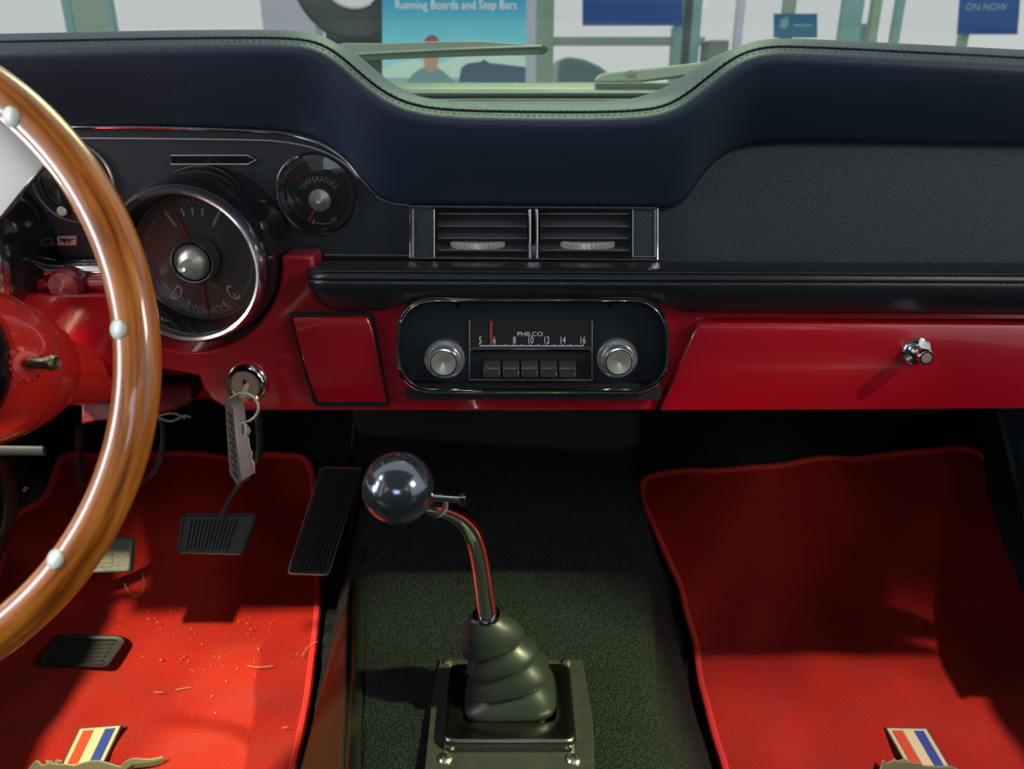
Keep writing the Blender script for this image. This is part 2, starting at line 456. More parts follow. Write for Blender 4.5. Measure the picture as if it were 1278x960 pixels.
# ================================================================== DASHBOARD
dash = empty('dashboard', (0.1, 0.66, -0.27), 'black padded dashboard with red painted lower panel spanning the cabin', 'dashboard')
TOP = [(-480, 62), (-300, 52), (-90, 44), (-40, 43), (0, 42), (100, 40), (200, 38), (300, 37), (365, 38), (400, 44), (425, 57), (450, 78), (475, 99), (500, 114), (530, 123), (570, 127), (640, 129), (740, 129.5),
       (800, 127), (830, 121), (852, 108), (880, 86), (908, 65), (935, 53), (970, 48), (1040, 50), (1120, 54), (1200, 58), (1278, 62), (1400, 67), (1600, 76), (1780, 90)]
BOT = [(-480, 164), (-200, 158), (0, 158), (100, 158), (200, 157), (300, 160), (360, 164), (400, 176), (430, 196), (450, 220), (468, 241), (488, 252), (512, 257), (600, 258), (720, 259),
       (820, 260), (843, 256), (860, 240), (880, 212), (905, 191), (940, 180), (1000, 177), (1100, 178), (1278, 181), (1400, 184), (1600, 190), (1780, 198)]
ftop = curve_fn(TOP); fbot = curve_fn(BOT)
XS = np.arange(-480, 1776, 8.0)
tp = np.array([ftop(x) for x in XS]); tp = np.convolve(np.pad(tp, 2, 'edge'), [.1, .2, .4, .2, .1], 'valid')
bt = np.array([fbot(x) for x in XS])
sl = np.gradient(tp, XS); nx = -sl/np.hypot(sl, 1); ny = 1/np.hypot(sl, 1)
def toprow(d, Y): return [P(XS[i]+nx[i]*d, tp[i]+ny[i]*d, Y) for i in range(len(XS))]
rows = []
r0 = toprow(0, 0.615)
rows.append([Vector((p.x*1.02, 0.985, -0.045)) for p in r0])
rows.append([Vector((p.x*1.02, 0.96, -0.026)) for p in r0])
rows.append([Vector((p.x*1.01, 0.80, -0.026+(p.z+0.026)*0.45)) for p in r0])
rows.append([Vector((p.x*1.005, 0.68, p.z-0.004)) for p in r0])
for d, Y in [(0.5, .650), (0, .640), (2, .631), (5.5, .622), (9, .6155), (10.2, .6165), (11.6, .6165), (12.8, .6115), (17, .604), (22, .599), (28, .598), (34, .600)]:
    rows.append(toprow(d, Y))
e = [(XS[i]+nx[i]*34, tp[i]+ny[i]*34) for i in range(len(XS))]
for s in [.1, .2, .35, .5, .65, .8, .9, 0.97]:
    rows.append([P(e[i][0]*(1-s)+XS[i]*s, e[i][1]*(1-s)+bt[i]*s,   .600+.048*s**1.3) for i in range(len(XS))])
rows.append([P(XS[i], bt[i]+0.5, .656) for i in range(len(XS))])
rows.append([P(XS[i], bt[i]-3, .672) for i in range(len(XS))])
v, f = grid_vf(rows)
pad = add('upper_pad', v, f, M_PAD, dash, sharp=80)
# twin stitching along the rolled edge
def stitches(name, path, L, gap, r, m, parent):
    mb = MB(); pts = [Vector(p) for p in path]
    acc = 0; seglen = [(pts[i+1]-pts[i]).length for i in range(len(pts)-1)]; tot = sum(seglen)
    cum = np.concatenate([[0], np.cumsum(seglen)])
    A = np.array([[p.x, p.y, p.z] for p in pts])
    def at(s): return Vector([float(np.interp(s, cum, A[:, k])) for k in range(3)])
    s = 0
    while s < tot-L:
        vv, ff = tube_vf([at(s), at(s+L*.5)-Vector((0, r*.5, 0)), at(s+L)], [r*.6, r, r*.6], 5); mb.put(vv, ff); s += L+gap
    o = mb.build(name, m, parent); o['kind'] = 'stuff'; return o
stitches('stitching', toprow(8.2, .6155), .0032, .0014, .0003, M_THREAD, pad)
stitches('stitching', toprow(14.2, .6075), .0032, .0014, .0003, M_THREAD, pad)

# instrument panel (driver) and pebbled panel (passenger)
bl = [(x, fbot(x)-4) for x in range(-476, 512, 12)]+[(513, 255)]
inst = plate('instrument_panel', bl+[(513, 322), (-476, 326)], .655, .03, M_INST, dash, sharp=20)
br = [(822, 257)]+[(x, fbot(x)-3) for x in range(834, 1772, 10)]
pp = plate('passenger_panel', br+[(1770, 336), (822, 330)], .654, .03, M_PANEL, dash, sharp=20)
tube('edge_bead', [P(x, fbot(x)+1.5, .651) for x in list(range(824, 1770, 8))], .0008, M_LEATHER, dash, n=6)
tube('edge_bead', [P(x, 327.5+(x-822)*.006, .652) for x in (822, 1000, 1200, 1400, 1770)], .0009, M_DARKCHROME, dash, n=6)
def pxtube(name, px, Y, r, m, parent, n=8, dens=6, closed=False):
    return tube(name, [P(p.x, p.y, Y) for p in catmull([(x, y, 0) for x, y in px], dens, closed)], r, m, parent, n=n, closed=closed)
pxtube('chrome_trim', [(-470, 166), (-200, 160), (100, 159), (200, 159.5), (300, 163), (355, 167), (400, 179), (432, 200), (452, 225), (468, 243), (486, 253), (512, 257)], .648, .0013, M_CHROME, dash)
pxtube('chrome_trim', [(-470, 179), (-200, 173), (100, 172.5), (300, 174.5), (350, 177), (385, 183), (410, 192), (430, 204), (446, 221)], .651, .0006, M_SATIN, dash)
pxtube('chrome_trim', [(343, 322), (348, 319), (400, 318.5), (512, 319)], .652, .0013, M_CHROME, dash)
# arrow shaped slot
sl_px = [(213, 194), (309, 194), (320, 199.5), (309, 205), (213, 205)]
plate('indicator_slot', sl_px, .6535, .004, M_BLACKGLOSS, dash)
tube('slot_frame', [P(x, y, .6528) for x, y in sl_px], .0006, M_SATIN, dash, n=6, closed=True)
# horse badge (plain running horse in relief)
b0 = plate('horse_badge', rp2([(71, 295), (95, 294.5), (95.5, 306), (71.5, 306.5)], 1.2, 3), .652, .003, M_SATIN, dash)
HORSE = [(0, 3.2), (1.6, 2.2), (2.6, 3.2), (4.2, 3.0), (6.5, 3.4), (10.5, 3.2), (12.5, 4.0), (16, 3.0), (19, 3.4), (15.5, 4.8), (12.8, 5.0), (11.6, 5.4), (13.6, 7.0), (12.6, 9.0), (11.8, 8.8), (12.4, 7.2), (10, 6.0),
         (7.5, 6.2), (7.0, 7.4), (8.6, 8.8), (7.6, 9.2), (5.6, 7.4), (4.4, 5.6), (2.6, 6.2), (1.2, 7.4), (.6, 7.0), (2.2, 5.2), (3.0, 4.6), (1.4, 4.4)]
plate('running_horse', [(73.5+x*1.05, 294.8+y*1.05) for x, y in HORSE], .6514, .001, M_BLACK, b0)
# centre vents frame
fr = MB()
def pbox(mb, x0, x1, y0, y1, Y, d):
    a = P(x0, y0, Y); b = P(x1, y0, Y); c = P(x1, y1, Y); e_ = P(x0, y1, Y)
    mb.put(*prism_vf([a, b, c, e_], (0, d, 0)))
def pbar(name, x0, x1, y0, y1, Y, d, m, parent, bevel=0):
    mb = MB(); pbox(mb, x0, x1, y0, y1, Y, d); return mb.build(name, m, parent, smooth=bevel > 0, bevel=bevel)
pbar('vent_surround', 511, 822, 256, 324, .652, .004, M_BLACK, dash)
for (x0, x1) in ((515.5, 542), (790, 817.5)):
    q = pbar('blank_plate', x0, x1, 261.5, 320.5, .644, .007, M_PANEL, dash, bevel=.0006)
    tube('plate_edge', [P(x, y, .6436) for x, y in ((x0, 261), (x1, 261), (x1, 320.5), (x0, 320.5))], .0006, M_SATIN, q, n=6, closed=True)
for nm, pts in (('frame_bar', [(511, 258), (821, 260)]), ('frame_bar', [(511, 322), (821, 324.5)]), ('frame_bar', [(512.5, 258), (512.5, 322)]), ('frame_bar', [(820, 260), (820, 324)]),
                ('frame_bar', [(661, 262), (661, 322)]), ('frame_bar', [(670, 262), (670, 322)])):
    tube(nm, [P(x, y, .643) for x, y in pts], .0013, M_DARKCHROME if nm == 'x' else M_CHROME, dash, n=8)
pbar('centre_post', 661, 670, 261, 322, .6435, .008, M_DARKCHROME, dash)

def vent(x0, x1, label):
    c = P((x0+x1)/2, 320, .65)
    t = empty('air_vent', c, label, 'vent', 'air vents in the dashboard centre')
    pbar('back_plate', x0, x1, 262, 321, .668, .002, M_BLACK, t)
    h = MB(); pbox(h, x0, x1, 261, 264.5, .644, .024); pbox(h, x0, x1, 318.5, 321.5, .644, .024); pbox(h, x0, x0+2, 262, 321, .644, .024); pbox(h, x1-2, x1, 262, 321, .644, .024)
    h.build('housing', M_BLACKGLOSS, t, smooth=False)
    for y in (268, 283.5, 298.5, 313.5):
        a = P(x0+2, y, .6455); b = P(x1-2, y+.3, .6455); d = Vector((0, .014, .0052))
        up = Vector((0, 0, .0013))
        vs = [a, b, b+d, a+d, a+up, b+up, b+d+up, a+d+up]
        add('slat', vs, [(0, 1, 2, 3), (7, 6, 5, 4), (0, 4, 5, 1), (1, 5, 6, 2), (2, 6, 7, 3), (3, 7, 4, 0)], M_DARKSLAT, t, smooth=True, bevel=.0004)
    for k in range(4):
        xx = x0+9+k*(x1-x0-18)/3*1.0
        pbar('vane', xx-.7, xx+.7, 266, 317, .660, .007, M_DARKSLAT, t)
    cx = (x0+x1)/2-3+(6 if x0 > 660 else -3)+(0)
    # thumb wheel, a knurled disc lying flat
    wc = P(cx, 305, .652)
    R = 34*S(305, .652)
    n = 36; mb = MB()
    rows = []
    for (rr, zz) in ((.2, .0030), (.9, .0030), (1, .0018), (1, -.0018), (.9, -.0030), (.2, -.0030)):
        row = []
        for k in range(n*2):
            g = 1.0 if (k % 2 == 0 or rr < .95) else .90
            a = math.pi*2*k/(n*2)
            row.append(wc+Vector((math.cos(a)*R*rr*g, math.sin(a)*R*rr*g*.45, zz)))
        rows.append(row)
    vv, ff = grid_vf(rows, True, True)
    add('thumb_wheel', vv, ff, M_SATIN, t, smooth=False)
    lathe('damper_knob', [(0, .0), (.0042, 0), (.0046, .003), (.003, .004)], P(cx, 291, .66), M_DARKSLAT, t, n=20)
    return t
M_DARKSLAT = mat('slat_grey', (0.20, 0.23, 0.25), 0.3, metal=0.7)
vent(544, 660, 'left air vent with knurled thumb wheel, nearer the temperature gauge')
vent(672, 788, 'right air vent with knurled thumb wheel, nearer the passenger panel')

# lower padded roll
LX = [384, 386, 390, 396, 404, 414, 428, 445]+list(range(460, 1776, 16))
def ease(x): 
    t = min(1, max(0, (x-383)/26)); return math.sqrt(max(0, 1-(1-t)**2))
lowb = curve_fn([(380, 352), (388, 367), (398, 379), (415, 386), (440, 388), (475, 387), (495, 383), (520, 378), (700, 376), (820, 378), (845, 388), (900, 390), (1100, 391), (1400, 393), (1780, 395)])
rows = []
def lp(x, y, Y):
    k = ease(x); yc = 345
    return P(x, yc+(y-yc)*(0.55+.45*k), Y+(1-k)*.02)
dy = lambda x: (x-640)*.004
for (yf, Y) in ((325, .664), (326.5, .640), (329, .618), (333, .604), (337, .597), (340, .5945), (341.2, .5955), (342.4, .5945), (346, .592), (350, .592), (351.3, .5932), (352.6, .592), (357, .5925)):
    rows.append([lp(x, yf+dy(x), Y) for x in LX])
for s in (.25, .5, .75, .9, 1):
    rows.append([lp(x, (357+dy(x))*(1-s)+lowb(x)*s, .5925+.016*s*s) for x in LX])
rows.append([lp(x, lowb(x)+1, .622) for x in LX])
v, f = grid_vf(rows)
lowpad = add('lower_pad', v, f, M_LEATHER, dash, sharp=80)
stitches('stitching', [lp(x, 339.8+dy(x), .5938) for x in LX], .0028, .0012, .00032, M_THREAD, lowpad)
stitches('stitching', [lp(x, 353+dy(x), .5914) for x in LX], .0028, .0012, .00032, M_THREAD, lowpad)

# red lower panel: curved sheet
def sheet(name, L, R, fY, m, parent, nx_=16, bevel=.0015, thick=.012):
    """L and R: picture edges top to bottom; fY(s) depth"""
    Lc = catmull([(x, y, 0) for x, y in L], 5); Rc = catmull([(x, y, 0) for x, y in R], 5)
    n = len(Lc); rows = []
    for i in range(n):
        s = i/(n-1); rows.append([P(Lc[i].x*(1-t)+Rc[i].x*t, Lc[i].y*(1-t)+Rc[i].y*t, fY(s)) for t in np.linspace(0, 1, nx_)])
    back = [[p+Vector((0, thick, 0)) for p in r] for r in rows]
    v, f = grid_vf(rows); v2, f2 = grid_vf(back); N = len(v)
    fs = f+[tuple(i+N for i in q)[::-1] for q in f2]
    w_ = nx_
    border = [j for j in range(w_)]+[i*w_+w_-1 for i in range(1, n)]+[(n-1)*w_+j for j in range(w_-2, -1, -1)]+[i*w_ for i in range(n-2, 0, -1)]
    for a, b in zip(border, border[1:]+border[:1]): fs.append((b, a, a+N, b+N))
    return add(name, v+v2, fs, m, parent, bevel=bevel)
redY = lambda s: .618-.010*math.sin(math.pi*min(1, s*1.15)*.8)+.010*max(0, s-.8)
low = [(248, 470), (254, 486), (264, 500), (280, 509), (305, 513), (360, 513), (600, 513.5), (819, 513)]
notch = [(240+111*math.cos(a), 330-110*math.sin(a)) for a in np.radians(np.linspace(-160, 4, 40))][0:]
notch2 = [(-85+111*math.cos(a), 326-110*math.sin(a)) for a in np.radians(np.linspace(-184, -22, 40))]
red_px = [(-470, 326)]+notch2+notch+[(352, 319), (390, 319), (396, 360), (870, 372), (1770, 380), (1770, 401), (900, 399), (880, 400), (870, 404), (864, 414), (850, 450), (819, 513)]+low[::-1][1:]+[(205, 462), (150, 468), (-88, 470), (-470, 474)]
v, f = prism_vf([P(x, y, .6165) for x, y in red_px], (0, .03, 0))
add('red_lower_panel', v, f, M_RED, dash, bevel=.003, seg=3)
plate('panel_backing', [(10, 316), (150, 316), (150, 380), (10, 380)], .664, .01, M_BLACK, dash)
plate('panel_backing', [(-470, 450), (120, 450), (160, 462), (330, 450), (356, 330), (1770, 340), (1770, 502), (266, 494), (245, 463), (-470, 465)], .640, .01, M_BLACK, dash)
gd = sheet('glove_box_door', [(876, 402), (868, 412), (856, 440), (840, 478), (824, 513)], [(1770, 408), (1770, 422), (1770, 450), (1770, 480), (1770, 508)], lambda s: .612-.006*math.sin(math.pi*(.15+s*.8)), M_RED, dash, nx_=40, bevel=.003)
box('unseen_light_block', (-.75, .655, -.235), (.75, 1.11, -.228), M_BLACK, dash)  # unseen sheet added to keep light out of the footwells
# glove box latch
lc = P(1143, 438, .606)
lathe('latch_knob', [(.0, .0), (.0115, .0), (.0118, .0015), (.0105, .0028), (.0060, .0034), (.0056, .009), (.0066, .0105), (.0066, .0165), (.0058, .0178), (0, .0178)], lc, M_CHROME, gd, n=40)
lathe('latch_face', [(0, .0), (.0040, .0), (.0040, .0006), (0, .0006)], lc+Vector((0, -.0177, 0)), mat('latch_pink', (0.62, 0.42, 0.40), .35, metal=.8), gd, n=24)
# ashtray door on a black plate that stands in for the shadowed gap
gk = rp2([(359, 389), (466, 389), (487, 508), (392, 508)], [9, 9, 4, 9])
plate('ashtray_gap_shade', gk, .6158, .004, M_BLACK, dash)
ash = sheet('ashtray_door', [(364, 397), (367, 410), (378, 450), (389, 485), (397, 502)], [(458, 396), (464, 410), (471, 445), (478, 480), (482, 503)], lambda s: .611-.002*math.sin(math.pi*s), M_RED, dash, bevel=.003, thick=.008)

# chrome roll with red panel left of the big gauge, behind the wheel
tube('chrome_roll', [P(32, 338, .640), P(170, 338, .640)], 11*S(338, .64), M_CHROME, dash, n=20)
pxtube('chrome_trim', [(44, 326), (110, 325.5), (170, 325.5)], .648, .001, M_CHROME, dash)
tube('red_roll', [P(34, 355, .632), P(170, 355, .632)], 9*S(355, .64), M_RED, dash, n=20)
lathe('small_knob', [(.0, 0), (.0135, 0), (.015, .003), (.015, .014), (.012, .018), (0, .019)], P(93, 352, .636), mat('knob_rose', (0.33, .05, .06), .25, coat=.6), dash, n=32)

# ================================================================== GAUGES
def big_gauge(cx, cy, label, alt):
    c = P(cx, cy, .60); k = S(cy, .585); kb = S(cy, .65)
    t = empty('instrument_gauge', c+Vector((0, .05, -100*k)), label, 'gauge', 'large round gauges behind the steering wheel')
    R = 99*k
    cc = Vector((c.x, 0, c.z))
    L = lambda d: Vector((c.x, d, c.z))
    lathe('pod', [(1.16*R, -.07), (1.15*R, -.055), (1.10*R, -.030), (1.02*R, -.006), (.97*R, -.002)], L(.592), M_BLACKGLOSS, t, n=96, cap=False)
    lathe('bezel', [(1.0*R, -.012), (1.02*R, -.006), (1.0*R, .000), (.965*R, .0035), (.93*R, .002), (.91*R, -.002), (.905*R, -.008)], L(.590), mat('bezel_chrome', (.9, .91, .93), .2, metal=1), t, n=96, cap=False)
    lathe('inner_cup', [(.905*R, -.006), (.87*R, -.020), (.865*R, -.034)], L(.590), M_BLACKGLOSS, t, n=96, cap=False)
    r2 = .86*R
    lathe('dial_ring', [(r2*1.0, .0), (r2*.985, .0012), (r2*.975, 0)], L(.623), M_SATIN, t, n=96, cap=False)
    dial = lathe('dial', [(r2*1.01, 0), (r2*.5, 0), (0, 0)], L(.624), M_DIAL, t, n=96, cap=False)
    hub = lathe('hub', [(0, .0), (.330*r2, .0), (.345*r2, .004), (.335*r2, .014), (.315*r2, .016), (.30*r2, .0145)], L(.622), M_SATIN, t, n=64, cap=False)
    lathe('hub_groove', [(.305*r2, .0135), (.28*r2, .0135), (.275*r2, .016)], L(.622), M_BLACKGLOSS, hub, n=64, cap=False)
    lathe('hub_cone', [(.275*r2, .0148), (.26*r2, .0158), (.10*r2, .0205), (.085*r2, .021), (.07*r2, .034), (.058*r2, .036), (.035*r2, .0355), (0, .0345)], L(.622), M_SATIN, hub, n=64, cap=False)
    # printing
    pr = MB(); dim = MB()
    Yd = .6234
    def radial(mb, ang, r0, r1, wd):
        a = math.radians(ang); d = Vector((math.cos(a), 0, math.sin(a))); s = Vector((-math.sin(a), 0, math.cos(a)))
        o = Vector((c.x, Yd, c.z))
        mb.put([o+d*r0-s*wd/2, o+d*r1-s*wd/2, o+d*r1+s*wd/2, o+d*r0+s*wd/2], [(0, 1, 2, 3)])
    for a in np.arange(128, 181, 3.6): radial(dim, a, r2*.80, r2*.84, .0006)
    for a in np.arange(-52, 53, 3.6): radial(dim, a, r2*.80, r2*.84, .0006)
    for a in np.arange(181, 233, 3.6): radial(dim, a, r2*.80, r2*.84, .0006)
    for a in (78, 90, 102): radial(pr, a, r2*.66, r2*.78, .0014)
    radial(pr, 120, r2*.55, r2*.85, .0010); radial(pr, 60, r2*.55, r2*.85, .0010)
    for a in (249, 291): radial(pr, a, r2*.74, r2*.84, .0014)
    for a in (258, 264, 276, 282): radial(dim, a, r2*.76, r2*.82, .0008)
    radial(pr, 232, r2*.72, r2*.84, .0010); radial(pr, 308, r2*.72, r2*.84, .0010)
    tag(pr.build('scale_marks', M_PRINT, dial, smooth=False), kind='stuff'); tag(dim.build('fine_scale', M_PRINTDIM, dial, smooth=False), kind='stuff')
    def rot(a): return Matrix.Rotation(math.radians(a), 3, 'Y') @ Matrix.Rotation(math.pi/2, 3, 'X')
    def around(body, rad, a0, step, size, m, flip, sx=.8):
        mb = MB(); n = len(body)
        for i, ch in enumerate(body):
            if ch == ' ': continue
            a = a0+(i-(n-1)/2)*step
            o = Vector((c.x+math.cos(math.radians(a))*rad, Yd, c.z+math.sin(math.radians(a))*rad))
            mb.put(*text_vf(ch, size, o, rot((90-a) if not flip else (270-a)), sx=sx))
        return mb
    if alt:
        around('ALTERNATOR', r2*.86, 270, 5.6, .0088, None, True, sx=.95).build('lettering', M_PRINTDIM, dial, smooth=False)
        around('FUEL', r2*.88, 90, -5, .0060, None, False).build('lettering', M_PRINTDIM, dial, smooth=False)
        for ch, a in (('D', 232), ('C', 308)):
            o = Vector((c.x+math.cos(math.radians(a))*r2*.73, Yd, c.z+math.sin(math.radians(a))*r2*.73))
            text('lettering', ch, .020, o, M_PRINT, dial, Rm=rot(270-a), sx=.55)
        for ch, a in (('E', 120), ('F', 60)):
            o = Vector((c.x+math.cos(math.radians(a))*r2*.68, Yd, c.z+math.sin(math.radians(a))*r2*.68))
            text('lettering', ch, .016, o, M_PRINTDIM, dial, Rm=rot(90-a), sx=.55)
        mb = MB(); radial(mb, 111, r2*.3, r2*.73, .0017); radial(mb, 270, r2*.3, r2*.86, .0017)
        for vv in mb.v: vv.y -= .002
        mb.build('needles', M_NEEDLE, t, smooth=False)
    lathe('lens', [(.90*R, 0), (.5*R, 0.0), (.34*r2, 0.0)], L(.600), M_LENS, t, n=64, cap=False)
    return t
big_gauge(235, 330, 'large chrome ringed gauge with alternator scale and red needles', True)
big_gauge(-85, 326, 'large gauge at the left picture edge, only its chrome rim showing', False)

def small_gauge(cx, cy, R_, label, temp):
    c = P(cx, cy, .65); k = S(cy, .65); R = R_*k
    t = empty('instrument_gauge', c+Vector((0, .02, -R)), label, 'gauge', 'small round gauges in the black panel')
    L = lambda d: Vector((c.x, d, c.z))
    lathe('bezel', [(1.03*R, -.004), (1.03*R, -.0005), (1.0*R, .0008), (.965*R, -.0005), (.96*R, -.004)], L(.6525), M_SATIN if not temp else M_CHROME, t, n=72, cap=False)
    lathe('cup', [(.97*R, -.001), (.90*R, -.012), (.80*R, -.016)], L(.6525), M_BLACKGLOSS, t, n=72, cap=False)
    # panel behind is opened visually by a dark sunk disc in front of it
    dial = lathe('dial', [(.955*R, .0006), (.80*R, .0010), (0, .0010)], L(.6548), M_DIALDK, t, n=72, cap=False)
    lathe('scale_ring', [(.735*R, .0), (.73*R, .0008), (.72*R, .0)], L(.6536), M_SATIN, t, n=72, cap=False)
    lathe('dial_step', [(.80*R, .0), (.79*R, .0012), (.78*R, 0)], L(.6536), M_BLACKGLOSS, t, n=72, cap=False)
    if temp:
        lathe('hub', [(.29*R, -.001), (.29*R, .003), (.27*R, .004), (.09*R, .0055), (.05*R, .009), (0, .0085)], L(.6525)+Vector((.003, 0, -.0045)), M_SATIN, t, n=48, cap=False)
        mb = MB()
        def rad_(ang, r0, r1, wd, q):
            a = math.radians(ang); d = Vector((math.cos(a), 0, math.sin(a))); s = Vector((-math.sin(a), 0, math.cos(a))); o = Vector((c.x+.003, .6530, c.z-.0045))
            q.put([o+d*r0-s*wd/2, o+d*r1-s*wd/2, o+d*r1+s*wd/2, o+d*r0+s*wd/2], [(0, 1, 2, 3)])
        rad_(236, .3*R, .66*R, .0022, mb); mb.build('needle', M_NEEDLE, t, smooth=False)
        q = MB()
        for a in (247, 296, 303): rad_(a, .52*R, .66*R, .0009, q)
        for a in np.arange(250, 292, 6):
            a1 = math.radians(a); a2 = math.radians(a+6); o = Vector((c.x+.003, .6530, c.z-.0045))
            f1 = lambda aa, r: o+Vector((math.cos(aa), 0, math.sin(aa)))*r
            q.put([f1(a1, .60*R), f1(a2, .60*R), f1(a2, .62*R), f1(a1, .62*R)], [(0, 1, 2, 3)])
        tag(q.build('scale_marks', M_PRINTDIM, dial, smooth=False), kind='stuff')
        q = MB(); s_ = 'TEMPERATURE'
        for i, ch in enumerate(s_):
            a = 93-(i-5)*11.0
            o = Vector((c.x+.003+math.cos(math.radians(a))*R*.50, .6530, c.z-.0045+math.sin(math.radians(a))*R*.50))
            q.put(*text_vf(ch, .0062, o, Matrix.Rotation(math.radians(90-a), 3, 'Y') @ Matrix.Rotation(math.pi/2, 3, 'X'), sx=.75))
        q.build('lettering', M_PRINTDIM, dial, smooth=False)
    else:
        lathe('reset_knob', [(0.0040, -.001), (.0040, .004), (.003, .005), (0, .005)], P(80, 263, .652), M_RIVET, t, n=24)
    lathe('lens', [(.95*R, 0), (.4*R, 0.003), (0.0, 0.0036)], L(.6500), M_LENS, t, n=48, cap=False)
small_gauge(394, 243, 50, 'small temperature gauge with silver hub right of the arrow slot', True)
small_gauge(88, 228, 50, 'small dark round gauge half hidden behind the wooden rim', False)
# little warning lamps on the pod shoulder
lathe('pod_lens', [(0, 0), (.0075, 0), (.0065, .002), (0, .003)], P(22, 285, .640), mat('lens_rose', (.4, .2, .2), .2, coat=.5), dash, n=20)

# ================================================================== RADIO
radio = empty('car_radio', P(665, 492, .62), 'black car radio in a chrome bezel with two round knobs and push buttons', 'radio')
def rr(x0, y0, x1, y1, r, n=10): return rp2([(x0, y0), (x1, y0), (x1, y1), (x0, y1)], r, n)
def ring_rows(sets):
    rows = []
    for (x0, y0, x1, y1, r, Y) in sets: rows.append([P(x, y, Y) for x, y in rr(x0, y0, x1, y1, r)])
    return grid_vf(rows, True)
bz = [(493, 369, 837, 493, 52, .618), (493.5, 369.5, 836.5, 492, 52, .600), (495, 371, 835, 490.5, 50, .5965), (498, 374, 832, 487, 47, .5965), (499.5, 376, 830.5, 485.5, 46, .5985)]
v, f = ring_rows(bz); add('bezel', v, f, M_CHROME, radio, sharp=60)
v, f = ring_rows([(499.5, 376, 830.5, 485.5, 46, .5985), (501, 378, 829, 484.5, 45, .606), (503, 380, 827, 483.5, 44, .6155)]); add('bezel_lining', v, f, M_BLACKGLOSS, radio)
plate('painted_bezel_shadow', rr(506, 480, 826, 499, 18), .606, .012, M_BLACK, radio)  # black plate painting in the shade at the radio base
face = plate('face_plate', rr(502, 378, 829, 485, 45), .6150, .003, M_INST, radio)
for x in (570, 763): lathe('bezel_screw', [(0, 0), (.0030, 0), (.0024, .0012), (0, .0014)], P(x, 382, .6035), M_DARKCHROME, radio, n=16)
# dial window
win = plate('dial_window', [(587, 401), (738, 401), (738, 435.5), (587, 435.5)], .6138, .003, mat('radio_dial', (0.035, .037, .040), .22, coat=.7), radio)
tube('dial_frame', [P(x, y, .6132) for x, y in ((586, 400.5), (586, 474), (739, 474.5), (739, 401))], .0005, M_SATIN, radio, n=6)
pbar('window_sill', 587, 738, 435.5, 439.5, .6115, .004, M_DARKCHROME, radio, bevel=.0006)
Yr = .6136
mb = MB()
for x, s_ in ((599.5, '5'), (617, '6'), (642, '8'), (662, '10'), (682, '12'), (702, '14'), (727, '16')):
    mb.put(*text_vf(s_, .0088, P(x, 425, Yr), sx=.62))
mb.build('dial_numbers', M_PRINT, win, smooth=False)
text('brand_lettering', 'PHILCO', .0054, P(661.5, 417.2, Yr), M_PRINT, win, sx=1.15)
mb = MB()
pbox(mb, 599, 728, 431.2, 432.2, Yr-.0001, .0002)
for x in (599, 617, 631, 641, 651, 662, 672, 682, 692, 702, 712, 728): pbox(mb, x-.5, x+.5, 429.6, 431.4, Yr-.0001, .0002)
mb.build('dial_scale', M_PRINT, win, smooth=False)
pbar('tuning_needle', 611.6, 614.4, 401.5, 430.5, .6128, .0006, M_NEEDLE, win)
pbar('button_recess', 599, 735, 447, 476, .6143, .002, M_BLACK, radio)
for k in range(5):
    x0 = 603.5+k*23.6; x1 = x0+21
    tp_ = [P(x0, 451, .6110), P(x1, 451, .6110), P(x1, 459.5, .6035), P(x0, 459.5, .6035)]
    bb = [P(x0, 472, .6050), P(x1, 472, .6050)]
    dd = Vector((0, .010, 0))
    fr_ = [tp_[0], tp_[1], tp_[2], tp_[3], bb[1], bb[0]]
    vs = fr_+[Vector((p.x, .6143, p.z)) for p in fr_]
    fs = [(3, 2, 4, 5), (0, 1, 2, 3), (6+5, 6+4, 6+1, 6+0), (0, 3, 9, 6), (3, 5, 11, 9), (1, 7, 8, 2), (2, 8, 10, 4), (0, 6, 7, 1), (5, 4, 10, 11)]
    add('push_button', vs, fs, M_BTN if 'M_BTN' in globals() else mat('button_black', (0.055, .066, .062), .22, coat=1), radio, bevel=.0012, seg=3)
for cx, cy, tint in ((555, 447, (0.62, .66, .55)), (770, 446, (0.70, .70, .66))):
    c = P(cx, cy, .6145); k = S(cy, .60)
    kn = lathe('radio_knob', [(26*k, 0), (26.3*k, .003), (25*k, .0045), (21*k, .0050), (20.5*k, .0095), (18.5*k, .0125), (17*k, .0128)], c, mat('knob_chrome', (.72, .74, .76), .2, metal=.8), radio, n=64, cap=False)
    lathe('knob_groove', [(17.3*k, .0126), (16.3*k, .0115), (15.8*k, .0125)], c, M_BLACKGLOSS, kn, n=64, cap=False)
    lathe('knob_cap', [(16*k, .0120), (15.2*k, .0138), (13*k, .0136), (0, .0112)], c, mat('cap_metal', (0.60, .66, .56), .3, metal=.6), kn, n=64, cap=False)

# ================================================================== IGNITION AND KEYS
c = P(309, 477, .6165); k = S(477, .61)
ign = empty('ignition_lock', c, 'round chrome ignition lock in the red panel above the keys', 'lock')
lathe('bezel', [(27*k, 0), (27*k, .002), (25*k, .006), (23*k, .0075), (19*k, .0070), (18*k, .005)], c, M_CHROME, ign, n=56, cap=False)
lathe('lock_face', [(18.5*k, .0045), (17*k, .006), (0, .0065)], c, M_KEY, ign, n=48, cap=False)
box('key_slot', c+Vector((-.0012, -.0072, -.005)), c+Vector((.0012, -.0050, .005)), M_BLACK, ign)
KC = Q(303, 509, .622)
keys = empty('key_bunch', Q(300, 560, .62), 'bunch of keys with a slotted metal fob hanging from the ignition lock', 'keys')
